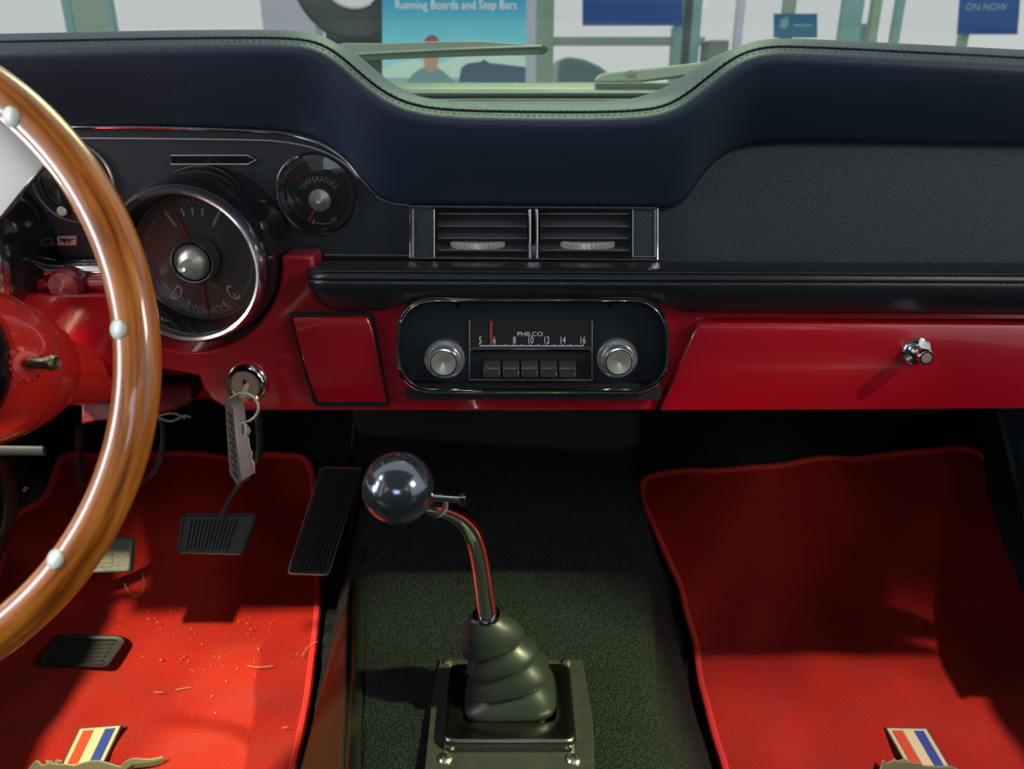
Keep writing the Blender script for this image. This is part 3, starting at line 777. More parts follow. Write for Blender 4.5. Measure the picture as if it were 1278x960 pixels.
# ignition key in the lock
prism('ignition_key', [Q(x, y, .628) for x, y in ((307, 478), (312, 479), (308, 493), (303, 504), (297, 502), (300, 492))], (0.0, -.0022, 0), M_KEY, keys, bevel=.0004)
pts = [Q(303+19.5*math.cos(a), 509+18*math.sin(a), .620-.006*math.cos(a)) for a in np.linspace(0, 2*math.pi, 36, endpoint=False)]
tube('split_ring', pts, .0011, M_SATIN, keys, n=8, closed=True)
fob_f = [(280, 501), (291, 510), (301, 601), (297, 608), (286, 592)]
fb = prism('key_fob', [Q(x, y, .612) for x, y in fob_f], Vector((.006, .010, 0.001)), M_FOB, keys, bevel=.0006)
slm = MB()
for i in range(9):
    y = 515+i*9.2; sh = (y-501)*.085
    slm.put(*prism_vf([Q(a, b, .6113) for a, b in ((281.5+sh, y), (284+sh, y+2.5), (288.6+sh, y+9.5), (288.4+sh, y+6.2), (285+sh, y+.6))], (0, .001, 0)))
slm.build('fob_slots', M_BLACK, fb, smooth=False)
kk = catmull([(303, 530, 0), (297, 538, 0), (300, 546, 0), (308, 546, 0), (313, 538, 0), (309, 530, 0)], 4, True)
prism('spare_key', [Q(p.x, p.y, .622) for p in kk], (0, -.002, 0), M_KEY, keys, bevel=.0004)
prism('spare_key', [Q(x, y, .6225) for x, y in ((306, 545), (311, 545), (313, 560), (316, 564), (315, 572), (318, 577), (319, 590), (315, 591), (310, 566))], (0, -.0018, 0), M_KEY, keys, bevel=.0004)
prism('spare_key', [Q(x, y, .626) for x, y in ((300, 555), (308, 560), (313, 575), (311, 590), (305, 599), (298, 602))], (0, -.0018, 0), M_KEY, keys, bevel=.0004)
tube('key_loop', [Q(303+4*math.cos(a), 536+9*math.sin(a), .616) for a in np.linspace(0, 6.283, 20, endpoint=False)], .0009, M_SATIN, keys, n=6, closed=True)

# ================================================================== STEERING WHEEL
WT = 0.41
CXp, CYp, RO = -245, 453, 445
Cc = Vector(((CXp-639)/FPX*WT, (480-CYp)/FPX*WT, WT))      # right, up, forward of the wheel centre
Rt = Vector((1, 0, 0)); Up = Vector((0, SP, CP)); Fw = Vector((0, CP, -SP))
WC = Rt*Cc.x+Up*Cc.y+Fw*Cc.z
wk = WT/FPX
wheel = empty('steering_wheel', WC, 'large varnished wooden steering wheel with riveted rim and polished spoke', 'steering wheel')
rm = 28*wk; Rm_ = (RO-28)*wk
nA, nB = 180, 28; vs = []; uvs = []; fs = []
for i in range(nA+1):
    a = math.pi+2*math.pi*i/nA
    d = Rt*math.cos(a)+Up*math.sin(a)
    for j in range(nB):
        b = 2*math.pi*j/nB
        vs.append(WC+d*(Rm_+rm*math.cos(b))+Fw*(rm*.88*math.sin(b)))
        uvs.append((i/nA*1.0, abs(j-nB/2)/nB*2))
for i in range(nA):
    for j in range(nB):
        k2 = (j+1) % nB; fs.append((i*nB+j, i*nB+k2, (i+1)*nB+k2, (i+1)*nB+j))
add('rim', vs, fs, M_WOOD, wheel, uvs=uvs)
for q in range(9):
    a = math.radians(5.7+q*40+(1.9 if q in (1, 8) else 0) - (3.9 if q == 8 else 0))
    d = Rt*math.cos(a)+Up*math.sin(a)
    o = WC+d*(Rm_-rm*.42)-Fw*(rm*.78)
    nrm = (-Fw*.86-d*.36).normalized()
    lathe('rivet', [(0.0053, -.001), (.0053, .0004), (.0046, .0009), (0, .0011)], o, M_RIVET, wheel, axis=nrm, n=28)
def pol(r, a, off=0): 
    a = math.radians(a); return WC+(Rt*math.cos(a)+Up*math.sin(a))*(r*wk)+Fw*off
for a0 in (50, 170, 290):
    pts = [(398, a0-10), (398, a0+16), (340, a0+12), (250, a0+9), (120, a0+8), (60, a0+18), (60, a0-18), (120, a0-10), (250, a0-12.8), (306, a0-13.2), (352, a0-11.3)]
    prism('spoke', [pol(r, a, .0015) for r, a in pts], Fw*.0032, M_SPOKE, wheel, bevel=.0008)
lathe('hub_cap', [(0, .012), (.035, .010), (.045, .002), (.045, -.012), (.03, -.02)], WC, M_BLACKGLOSS, wheel, axis=-Fw, n=48)

# ================================================================== STEERING COLUMN
ca = WC+Fw*(.495-WT)
colm = empty('steering_column', WC+Fw*.18, 'red painted steering column behind the wooden wheel with a short metal stud', 'steering column')
A = lambda t: WC+Fw*(t-WT)
lathe('hub_cover', [(.02, -.07), (.052, -.055), (.0555, -.01), (.054, .003)], A(.497), M_BLACKGLOSS, colm, axis=Fw, n=56)
lathe('column_shroud', [(.050, .0), (.0575, .001), (.0580, .010), (.0575, .030), (.0555, .050), (.052, .070), (.047, .090), (.0415, .103), (.033, .108)], A(.497), M_REDC, colm, axis=Fw, n=72)
lathe('shroud_seam', [(.0556, .0), (.0562, .001), (.0556, .002)], A(.546), mat('seam_dark', (.25, .006, .006), .4), colm, axis=Fw, n=72, cap=False)
lathe('column_tube', [(.0300, .0), (.0300, .40), (.028, .42)], A(.585), M_REDC, colm, axis=Fw, n=48)
# stud boss
sb = Q(31, 455, .505); ax = Vector((.80, -.55, .10)).normalized()
boss = lathe('stud_boss', [(.014, -.010), (.0125, .000), (.009, .004), (0, .005)], sb, M_REDC, colm, axis=ax, n=28)
mb = MB()
for q in range(14):
    a = 2*math.pi*q/14
    u_ = ax.cross(Vector((0, 0, 1))).normalized(); v_ = ax.cross(u_).normalized()
    o = sb+(u_*math.cos(a)+v_*math.sin(a))*.0105+ax*.0022
    mb.put(*lathe_vf([(0.0011, -.001), (.0011, .001), (0, .0016)], o, ax, 8))
mb.build('boss_knurling', M_REDC, boss)
lathe('metal_stud', [(.0042, 0), (.0042, .012), (.0052, .013), (.0055, .017), (.0040, .019), (0, .018)], Q(38, 454, .500), mat('brass_grey', (.42, .40, .28), .3, metal=1), colm, axis=Vector((1, -.12, .08)), n=24)
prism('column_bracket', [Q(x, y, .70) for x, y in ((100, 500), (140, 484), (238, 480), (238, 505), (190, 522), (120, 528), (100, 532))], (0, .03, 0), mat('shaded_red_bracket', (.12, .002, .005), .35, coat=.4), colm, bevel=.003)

# ================================================================== UNDER THE DASH
tag(tube('grey_lever', [Q(-30, 562, .72), Q(56, 563, .72)], [.0055]*2, mat('lever_grey', (.022, .028, .032), .55, metal=.1), n=10, flat=.5, bevel=.001), 'flat grey lever under the dash at the left edge', 'lever')
tag(tube('black_bracket', catmull([Q(-20, 560, .9), Q(6, 580, .93), Q(14, 640, .97), Q(-6, 700, 1.0)], 6), .011, M_BLACK, n=10, flat=.5), 'black bracket hanging beneath the grey lever', 'bracket')
dm = empty('dimmer_switch', F(36, 612), 'small round black foot switch on the toe board left of the mat', 'switch')
q = F(36, 612); nn = Vector((0, -.707, .707))
lathe('switch_base', [(.030, -.002), (.030, .004), (.022, .008), (0, .009)], q, M_RUBBER, dm, axis=nn, n=28)
lathe('switch_button', [(.011, .008), (.011, .020), (.008, .024), (0, .025)], q, M_DARKCHROME, dm, axis=nn, n=24)
tag(tube('control_cable', catmull([Q(190, 505, .80), Q(203, 530, .82), Q(201, 570, .84), Q(186, 596, .88), Q(160, 606, .92), Q(120, 590, .96)], 7), .0032, M_RUBBER), 'black control cable looping down beside the wooden rim', 'cable')
for i, (cc_, lab, m_) in enumerate((([(196, 520), (215, 516), (232, 522)], 'grey wire under the dash, upper of the pair', M_THREAD), ([(196, 521), (214, 526), (230, 519), (238, 521)], 'grey wire under the dash, lower of the pair', M_THREAD))):
    tag(tube('wire', catmull([Q(x, y, .70) for x, y in cc_], 6), .0011, m_, n=6), lab, 'wire', 'thin wires under the dash')
# heater box
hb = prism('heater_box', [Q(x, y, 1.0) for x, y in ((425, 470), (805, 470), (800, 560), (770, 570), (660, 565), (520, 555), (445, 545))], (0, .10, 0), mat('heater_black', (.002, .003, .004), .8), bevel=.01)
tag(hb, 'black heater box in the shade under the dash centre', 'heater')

# ================================================================== PEDALS
def quad_pad(corners, thick):
    a, b, c_, d = [Vector(q) for q in corners]
    n = (b-a).cross(d-a).normalized()
    if n.y > 0: n = -n
    return a, b, c_, d, n
def lerpq(a, b, c_, d, u, v): return (a*(1-u)+b*u)*(1-v)+(d*(1-u)+c_*u)*v
# throttle
a, b, c_, d, n = quad_pad([Q(401, 583, 1.08), Q(452, 584.5, 1.08), Q(410, 718, 1.02), Q(359, 716, 1.02)], .01)
gas = empty('gas_pedal', (c_+d)/2, 'long ribbed black gas pedal with a bright metal edge', 'pedal')
out = roundpoly([a, b, c_, d], .006, 4)
prism('pedal_plate', out, -n*.009, M_RUBBER, gas, bevel=.001)
for i in range(9):
    u = .09+i*.82/8
    p0 = lerpq(a, b, c_, d, u, .035); p1 = lerpq(a, b, c_, d, u, .965)
    s_ = (b-a).normalized()*.0014
    prism('rib', [p0-s_, p0+s_, p1+s_, p1-s_], n*.0022, M_RUBBER, gas, smooth=False)
tube('metal_edge', [p+n*.0004 for p in out], .0011, mat('edge_gold', (.55, .50, .40), .3, metal=1), gas, n=6, closed=True)
tube('pedal_arm', [lerpq(a, b, c_, d, .5, .2)-n*.008, Q(440, 560, 1.14), Q(446, 500, 1.12)], .004, M_BLACK, gas)
# brake
a, b, c_, d, n = quad_pad([Q(229, 643, .97), Q(319, 642, .97), Q(301, 692, .955), Q(222, 690, .955)], .01)
brk = empty('brake_pedal', (c_+d)/2, 'black ribbed brake pedal below the hanging keys', 'pedal')
out = roundpoly([a, b, c_, d], .006, 4)
prism('pedal_pad', out, -n*.014, M_RUBBER, brk, bevel=.002)
tube('pad_edge', [p+n*.0004 for p in out], .0016, M_RUBBER, brk, n=6, closed=True)
for i in range(12):
    u = .12+i*.056
    p0 = lerpq(a, b, c_, d, u, .12); p1 = lerpq(a, b, c_, d, u, .9); s_ = (b-a).normalized()*.0014
    prism('rib', [p0-s_, p0+s_, p1+s_, p1-s_], n*.0025, M_RUBBER, brk, smooth=False)
pts = catmull([Q(276, 648, .972), Q(284, 628, .965), Q(299, 604, .945), Q(318, 580, .92), Q(324, 560, .90), Q(322, 510, .87)], 6)
tube('pedal_arm', pts, .0065, mat('arm_grey', (.13, .13, .14), .4, metal=.6), brk, n=10, flat=.55)
# clutch
a, b, c_, d, n = quad_pad([Q(96, 668, .95), Q(165, 671, .95), Q(162, 714, .94), Q(92, 716, .94)], .01)
clu = empty('clutch_pedal', (c_+d)/2, 'grey green pedal pad showing behind the lower wooden rim', 'pedal')
prism('pedal_pad', roundpoly([a, b, c_, d], .005, 4), -n*.012, M_GREENPAD, clu, bevel=.002)
for i in range(7):
    vv = .16+i*.11
    p0 = lerpq(a, b, c_, d, .1, vv); p1 = lerpq(a, b, c_, d, .68, vv); s_ = (d-a).normalized()*.0010
    prism('rib', [p0-s_, p1-s_, p1+s_, p0+s_], n*.0010, M_GREENPAD, clu, smooth=False)
tube('pedal_arm', catmull([Q(118, 676, .965), Q(108, 640, .96), Q(100, 590, .90), Q(100, 530, .86)], 6), .0065, M_BLACK, clu, n=10, flat=.55)

# ================================================================== FLOOR MATS
def floor_mat(name, L, R, corner, label):
    root = empty(name, F((L[-1][0]+R[-1][0])/2, 960), label, 'floor mat', 'red carpet floor mats')
    n = 60
    def rs(c):
        cc = catmull([(x, y, 0) for x, y in c], 8); A_ = np.array([[p.x, p.y] for p in cc]); sg = np.r_[0, np.cumsum(np.hypot(*np.diff(A_, axis=0).T))]
        s = np.linspace(0, sg[-1], n); return [(float(np.interp(q, sg, A_[:, 0])), float(np.interp(q, sg, A_[:, 1]))) for q in s]
    Lr, Rr = rs(L), rs(R); rows = []; m_ = 60
    H = .011
    def lump(p):
        return .0025*math.sin(p.x*31+p.y*17)+.0018*math.sin(p.x*57-p.y*43+1.3)+.0012*math.sin(p.y*83+p.x*11)
    for i in range(n):
        row = []
        for t in np.linspace(0, 1, m_):
            x = Lr[i][0]*(1-t)+Rr[i][0]*t; y = Lr[i][1]*(1-t)+Rr[i][1]*t
            p = F(x, y, H); p.z += lump(p)
            row.append(p)
        rows.append(row)
    v, f = grid_vf(rows)
    pile = add('carpet_pile', v, f, M_MAT, root, solid=0.007, sharp=80, up=True)
    edge = rows[0]+[r[-1] for r in rows[1:]]+rows[-1][::-1][1:]+[r[0] for r in rows[::-1]][1:-1]
    # smooth the rim path a little
    E = edge
    for _ in range(2): E = [(E[i-1]+E[i]*2+E[(i+1) % len(E)])/4 for i in range(len(E))]
    tube('edge_binding', E, .0052, M_BIND, root, n=8, closed=True)
    return root
dmL = [(88, 567), (74, 575), (66, 600), (52, 628), (24, 641), (8, 665), (-4, 720), (-22, 790), (-45, 870), (-70, 960), (-82, 1005)]
dmR = [(376, 569), (386, 578), (391, 600), (394, 680), (397, 745), (393, 790), (386, 850), (373, 925), (366, 960), (356, 1005)]
pmL = [(809, 594), (799, 600), (802, 622), (815, 655), (832, 692), (849, 730), (856, 765), (868, 800), (871, 835), (879, 875), (893, 922), (905, 960), (918, 1005)]
pmR = [(1205, 560), (1228, 566), (1240, 592), (1252, 630), (1268, 680), (1290, 740), (1312, 800), (1342, 880), (1372, 960), (1390, 1005)]
mat_d = floor_mat('floor_mat', dmL, dmR, 8, 'red carpet mat under the pedals on the driver side')
mat_p = floor_mat('floor_mat', pmL, pmR, 8, 'red carpet mat in the empty passenger footwell')
def zof(x, y, h): return F(x, y, .011+h)
M_FB = mat('flag_border', (.40, .41, .26), .7); M_FR = mat('flag_red', (.42, .05, .012), .7); M_FW = mat('flag_cream', (.45, .45, .27), .7); M_FBL = mat('flag_blue', (.015, .045, .24), .7)
M_FO = mat('flag_outline', (.05, .04, .02), .8); M_HORSE = mat('horse_thread', (.075, .085, .05), .6, bump=('noise', 700, .5, .001)); M_HLT = mat('horse_thread_light', (.18, .19, .11), .6)
def emblem(root, q, horse, light, h=.006):
    """q: flag corners TL, TR, BR, BL in the picture"""
    def L2(u, v):
        tl, tr, b_r, b_l = q
        return ((tl[0]*(1-u)+tr[0]*u)*(1-v)+(b_l[0]*(1-u)+b_r[0]*u)*v, (tl[1]*(1-u)+tr[1]*u)*(1-v)+(b_l[1]*(1-u)+b_r[1]*u)*v)
    def pg(us, vs_, hh): return [zof(*L2(u, v), hh) for u, v in ((us[0], vs_[0]), (us[1], vs_[0]), (us[1], vs_[1]), (us[0], vs_[1]))]
    o = prism('flag_patch', pg((-.04, 1.04), (-.03, 1.0), h), (0, 0, -.004), M_FO, root, smooth=False)
    prism('flag_border', pg((0, 1), (0, 1), h+.0006), (0, 0, -.002), M_FB, o, smooth=False)
    for nm, u0, u1, m_ in (('flag_stripe', .10, .36, M_FR), ('flag_stripe', .38, .64, M_FW), ('flag_stripe', .66, .90, M_FBL)):
        prism(nm, pg((u0, u1), (.05, .97), h+.0012), (0, 0, -.002), m_, o, smooth=False)
    hh = prism('horse_emblem', [zof(x, y, h+.002) for x, y in horse], (0, 0, -.006), M_HORSE, root, smooth=False)
    for ln in light:
        tube('gold_outline', catmull([zof(x, y, h+.0022) for x, y in ln], 5), .0009, M_HLT, hh, n=6)
emblem(mat_d, [(100, 910), (150, 906), (128, 952), (78, 956)],
       [(36, 962), (46, 950), (52, 955), (62, 952), (80, 954), (92, 957), (105, 953), (118, 951), (128, 951), (138, 954), (150, 957), (156, 951), (164, 948), (176, 948), (190, 948), (203, 945), (203, 947), (192, 951), (178, 953), (166, 954), (156, 961), (150, 975), (110, 985), (60, 985), (38, 978)],
       [[(36, 961), (46, 950), (53, 955), (64, 953), (80, 955)], [(92, 957), (106, 952), (122, 950), (136, 953), (150, 957), (157, 951), (168, 947), (186, 948), (203, 945)], [(62, 954), (58, 950), (66, 951)], [(72, 954), (70, 949), (78, 951)]])
emblem(mat_p, [(1107, 909), (1156, 910), (1184, 957), (1134, 957)],
       [(1098, 962), (1101, 950), (1105, 953), (1112, 950), (1126, 950), (1142, 953), (1150, 956), (1166, 957), (1184, 957), (1194, 960), (1200, 975), (1160, 985), (1120, 985), (1098, 978)],
       [[(1098, 962), (1102, 949), (1106, 953), (1114, 950), (1130, 951), (1150, 954)], [(1112, 952), (1116, 948), (1120, 951), (1128, 948), (1134, 951)], [(1150, 956), (1168, 957), (1186, 957), (1196, 961)]])
# black rubber pad lying on the driver's mat
rp = empty('rubber_heel_pad', F(105, 812), 'small black rubber frame pad lying on the driver side mat', 'pad')
def zq(px, h): return [zof(x, y, h) for x, y in px]
o1 = rp2([(72, 792), (152, 793), (158, 800), (134, 834), (50, 832), (48, 824)], 5, 4)
o2 = rp2([(80, 797), (146, 798), (149, 801), (130, 828), (60, 827), (58, 822)], 3, 4)
rows = [zq(o1, .0), zq(o1, .009), zq([(x+(104-x)*.04, y+(812-y)*.06) for x, y in o1], .012), zq(o2, .011), zq(o2, .005)]
v, f = grid_vf(rows, True, True); add('pad_frame', v, f, M_RUBBER, rp, sharp=40)
for i in range(5):
    y = 802+i*5.2; xl = 80-(y-797)*.62; xr = 144-(y-797)*.60
    add('pad_rib', *prism_vf(zq([(xl, y), (xr, y), (xr-1, y+1.8), (xl-1, y+1.8)], .0075), (0, 0, -.003)), M_RUBBER, rp, smooth=False)
# dry grass stalks and lint on the driver's mat
M_STRAW = mat('straw', (.33, .21, .09), .7)
for i, (pts, lab) in enumerate((([(155, 728), (160, 738), (168, 744), (177, 742)], 'curved straw stalk on the driver mat nearest the green pedal'), ([(177, 713), (180, 730), (176, 742)], 'upright thin straw stalk beside the curved one'),
        ([(192, 864), (203, 864)], 'short straw bit left of the long pair on the mat'), ([(219, 861), (230, 859), (238, 858)], 'short straw bit in the middle of the driver mat'), ([(309, 831), (322, 833), (341, 831)], 'pale straw stalk near the right edge of the driver mat'),
        ([(376, 820), (384, 808), (396, 801)], 'fine hair like strand over the right mat binding'), ([(352, 909), (359, 907)], 'tiny straw bit low on the right of the driver mat'))):
    tag(tube('straw_stalk', catmull([zof(x, y, .0045+.002*(k % 2)) for k, (x, y) in enumerate(pts)], 5), .0005, M_STRAW, n=5), lab, 'straw', 'straw bits on the driver mat')
mb = MB()
for i in range(90):
    x = random.gauss(250, 60); y = random.gauss(800, 50)
    if not (60 < x < 380 and 690 < y < 940): continue
    p = zof(x, y, .005); r_ = random.uniform(.0003, .0008)
    mb.put(*box_vf((-r_, -r_, -r_), (r_, r_, r_), c=p))
tag(mb.build('lint', M_STRAW, smooth=False), 'pale specks of lint scattered on the driver mat', 'lint', kind='stuff')

# ================================================================== GEAR SHIFTER
TZ = -.560
sh = empty('gear_shifter', Zp(635, 890, TZ), 'floor gear shifter with dark ball knob, bent chrome stick and rubber boot', 'gear shifter')
T = lambda x, y, z=TZ: Zp(x, y, z)
pl = [T(*p) for p in ((549, 823), (727, 823), (740, 900), (742, 963), (742, 990), (527, 990), (530, 958), (538, 880))]
prism('floor_plate', pl, (0, 0, -.006), M_PLATE, sh, bevel=.0008)
# plate joint line
for (x0, x1) in ((535, 560), (712, 735)):
    tube('plate_seam', [T(x0, 880.5, TZ+.0002), T(x1, 881.5, TZ+.0002)], .0005, M_BLACK, sh, n=6)
zb = TZ+.012
def rq(px, z, r): return roundpoly([T(x, y, z) for x, y in px], r, 6)
o_ = [(563, 829), (709, 829), (717, 924), (555, 924)]
i_ = [(582, 836), (690, 836), (693, 900), (577, 900)]
def q2(px, z, g):   # same plan at another height
    c0 = [T(x, y, zb) for x, y in px]; cc = sum(c0, Vector())/4
    return roundpoly([Vector((p.x+(p.x-cc.x)*g, p.y+(p.y-cc.y)*g, z)) for p in c0], .010, 6)
rows = [q2(o_, TZ, .05), q2(o_, TZ+.006, .045), q2(o_, zb-.001, .02), q2(o_, zb, 0), q2(o_, zb, -.05), q2(i_, zb, .06), q2(i_, zb-.001, .03), q2(i_, zb-.006, .0), q2(i_, TZ+.004, -.02)]
v, f = grid_vf(rows, True); add('boot_frame', v, f, M_BEZEL, sh, sharp=50)
for x, y in ((556, 947), (716, 948), (559, 827), (707, 827)):
    c = T(x, y)
    r_ = .0066 if y > 900 else .0048
    s1 = lathe('screw', [(r_, 0), (r_, .0012), (r_*.75, .0032), (r_*.3, .0040), (0, .0041)], c, mat('screw_metal', (.55, .55, .42), .3, metal=1), sh, axis=(0, 0, 1), n=24)
    mb = MB()
    for an in (.5, .5+math.pi/2):
        mb.put(*box_vf((-r_*.55, -r_*.12, .0030), (r_*.55, r_*.12, .0044), Matrix.Rotation(an, 3, 'Z'), c))
    mb.build('screw_slot', M_BLACK, s1, smooth=False)
# boot
B0 = Vector((-.002, .578, TZ+.004)); T0 = Q(608, 769, .678)
key = [(0, .036, 5), (.015, .0405, 4.6), (.045, .0425, 4.4), (.08, .0420, 4), (.15, .0375, 3.6), (.205, .0300, 3.4), (.225, .0292, 3.2), (.238, .0330, 3.1), (.255, .0365, 3), (.285, .0370, 3), (.35, .0335, 2.8), (.43, .0262, 2.7), (.452, .0255, 2.6),
       (.464, .0290, 2.5), (.485, .0315, 2.5), (.515, .0312, 2.4), (.57, .0275, 2.3), (.632, .0215, 2.3), (.652, .0212, 2.2), (.665, .0245, 2.2), (.688, .0268, 2.1), (.72, .0268, 2), (.80, .0245, 2), (.90, .0190, 2), (.97, .0140, 2), (1.0, .0125, 2), (1.02, .0105, 2)]
rows = []
for s, r, ex in key:
    c = B0.lerp(T0, s)+Vector((.004*math.sin(s*5), 0, 0)); row = []
    tilt = .16+.34*min(1, s*1.6) if s < .9 else .40*(1-(s-.9)*6)
    if s < .2: tilt = 1.0*s
    for k in range(48):
        a = 2*math.pi*k/48; ca_, sa_ = math.cos(a), math.sin(a)
        g = (abs(ca_)**ex+abs(sa_)**ex)**(-1/ex)
        x = ca_*r*g*1.04; y = sa_*r*g*.86
        row.append(c+Vector((x, y, x*tilt*.9 - y*tilt*.25)))
    rows.append(row)
v, f = grid_vf(rows, True, True)
add('rubber_boot', v, f, M_BOOT, sh, subsurf=1)
lathe('boot_collar', [(.0118, -.002), (.0122, .0), (.0118, .002), (.0098, .0025)], T0+Vector((-.0006, 0, .001)), M_DARKCHROME, sh, axis=(Q(600, 720, .655)-T0), n=28, cap=False)
pts = catmull([Q(610, 790, .684), Q(608, 768, .676), Q(603, 730, .660), Q(598, 695, .640), Q(589, 664, .618), Q(573, 644, .596), Q(551, 633, .573), Q(530, 627, .553), Q(500, 611, .535)], 8)
nn_ = len(pts)
tube('chrome_stick', pts, [(.0086*(1-i/nn_)+.0070*i/nn_) for i in range(nn_)], M_CHROME, sh, n=28)
kc = Q(497, 609, .533)
KR = 45.3*.533/FPX
R_ = []
for i in range(33):
    a = math.pi*i/32
    R_.append((KR*math.sin(a), KR*math.cos(a)))
lathe('ball_knob', R_, kc, mat('dark_pearl_knob', (.16, .19, .23), .16, metal=.85, coat=.5), sh, axis=(0, 0, 1), n=64, cap=False)
lathe('stick_collar', [(.0088, -.002), (.0090, 0), (.0088, .002)], Q(545, 631, .567), M_SATIN, sh, axis=(Q(551, 633, .573)-Q(538, 629, .560)), n=28, cap=False)
tube('side_lever', [Q(536, 621, .548), Q(575, 623.5, .552)], [.0026, .0024], M_CHROME, sh, n=12)
v, f = box_vf((-.0022, -.003, -.0038), (.0022, .003, .0038), c=Q(577.5, 623.8, .552)); add('lever_tip', v, f, M_CHROME, sh, bevel=.0006)

# ================================================================== WIPERS
w1 = empty('windshield_wiper', P(440, 70, 1.12), 'long grey wiper blade lying across the left windshield view', 'wiper')
Yw = 1.13
prism('blade_arm', [P(x, y, Yw) for x, y in ((400, 60), (430, 53.5), (480, 54), (540, 51.5), (600, 51), (640, 54), (668, 57), (640, 60), (560, 62), (470, 67), (400, 72))], (0, .010, 0), M_WIPER, w1, bevel=.0015)
prism('rubber_blade', [P(x, y, Yw-.006) for x, y in ((400, 70), (455, 66), (560, 60), (678, 56), (681, 58), (681, 66), (676, 68), (560, 71), (440, 76), (400, 79))], (0, .007, 0), mat('blade_rubber', (.10, .14, .10), .4), w1, bevel=.001)
tube('blade_rail', [P(x, y, Yw-.008) for x, y in ((400, 72), (460, 67), (560, 62), (676, 58))], .0015, M_WIPER, w1)
lathe('end_clip', [(0, 0), (.004, 0), (.004, .006), (0, .007)], P(680, 62, Yw-.004), M_WIPERDK, w1, n=16)
w2 = empty('windshield_wiper', P(760, 100, 1.10), 'pale wiper arm rising behind the right dash pad', 'wiper')
prism('wiper_arm', [P(x, y, 1.115) for x, y in ((742, 103), (745, 95), (755, 91), (780, 88), (840, 82), (905, 74), (960, 66), (960, 84), (900, 90), (840, 98), (800, 103))], (0, .012, 0), mat('arm_pale', (.34, .42, .32), .45), w2, bevel=.003)
prism('arm_channel', [P(x, y, 1.1135) for x, y in ((800, 100.5), (840, 95), (900, 86), (960, 76), (960, 80), (900, 89.5), (840, 98.5), (808, 102))], (0, .003, 0), M_WIPERDK, w2)
lathe('arm_pivot', [(0, 0), (.0048, 0), (.0040, .003), (0, .004)], P(787, 91.5, 1.114), M_WIPER, w2, n=24)

# ================================================================== FRONT SEATS (just behind and beside the camera)
def seat(cx, label):
    t = empty('front_seat', (cx, -.12, -.75), label, 'seat', 'front bucket seats')
    def cushion(name, c, sx, sy, sz, rot):
        R_ = Matrix.Rotation(rot, 3, 'X'); rows = []
        for i in range(13):
            ph = math.pi*i/12; row = []
            for k in range(28):
                th = 2*math.pi*k/28
                pw = lambda q, e: math.copysign(abs(q)**e, q)
                row.append(Vector(c)+R_ @ Vector((sx*pw(math.sin(ph), .35)*pw(math.cos(th), .4), sy*pw(math.sin(ph), .35)*pw(math.sin(th), .4), sz*pw(math.cos(ph), .5))))
            rows.append(row)
        v, f = grid_vf(rows, True); add(name, v, f, M_SEAT, t)
    cushion('seat_cushion', (cx, -.02, -.53), .24, .24, .08, .1)
    cushion('seat_back', (cx, -.36, -.25), .235, .065, .33, .25)
    box('seat_base', (cx-.18, -.2, -.75), (cx+.18, .15, -.60), M_BLACK, t, bevel=.01)
M_SEAT = mat('black_seat_vinyl', (.016, .018, .02), .45, bump=('noise', 400, .3, .001))
seat(-.38, 'black bucket seat behind the wooden steering wheel')
seat(.38, 'black bucket seat behind the passenger footwell')

# ================================================================== SHOWROOM
struct(box('trim_7', (-14, -8, -1.02), (14, 14, -1.0), mat('showroom_tiles', (.45, .45, .43), .25)))
M_COLG = mat('frame_green_grey', (.30, .42, .32), .6); M_TEAL = mat('frame_teal', (.22, .42, .42), .5); M_LAV = mat('wall_lavender', (.60, .60, .72), .7)
M_WHITE = mat('panel_white', (.80, .78, .76), .7); M_DKF = mat('frame_dark', (.06, .10, .09), .5); M_OBJ = mat('grey_block', (.17, .20, .18), .6)
def vbox(x0, x1, y0, y1, Y, d=.06):
    a = P(x0, (y0+y1)/2, Y); b = P(x1, (y0+y1)/2, Y); zt = P(x0, y0, Y).z; zb_ = P(x0, y1, Y).z
    return box_vf((a.x, Y, zb_), (b.x, Y+d, zt))
nW = [1]
def wframe(x0, x1, y0, y1, Y, m, d=.06):
    v, f = vbox(x0, x1, y0, y1, Y, d)
    nW[0] += 1
    o = add('trim_%d' % (nW[0]+8), v, f, m, smooth=False); struct(o)
    return o
YF = 5.6
TOPY, BOTY = -900, 230
for x0, x1, m_ in ((-330, -300, M_TEAL), (10, 22, M_TEAL), (23, 72, M_COLG), (72, 78, M_TEAL), (362, 370, M_TEAL), (673, 698, M_COLG), (868, 880, M_TEAL), (880, 892, M_DKF), (892, 905, M_TEAL),
                   (955, 965, M_LAV), (1020, 1036, M_COLG), (1103, 1131, M_TEAL), (1144, 1156, M_COLG), (1178, 1188, M_TEAL), (1196+80, 1196+90, M_COLG), (1420, 1460, M_COLG)):
    wframe(x0, x1, TOPY, BOTY, YF, m_)
wframe(684, 880, 46, 57, YF+.02, M_COLG, .04)
wframe(288, 362, TOPY, BOTY, YF+.3, M_LAV, .05)
wframe(657, 673, TOPY, BOTY, YF-.3, M_LAV, .05)
wframe(-300, 10, 180, BOTY, YF+.02, M_COLG); wframe(78, 362, 180, BOTY, YF+.02, M_COLG)
wframe(905, 1460, 190, BOTY, YF+.02, M_COLG)
wframe(836, 846, 34, 102, YF+.3, M_LAV, .02)
# upper wall of the showroom above the glazing
struct(box('wall_front', (-14, YF-.02, 3.2), (14, YF+.1, 5), M_WHITE))
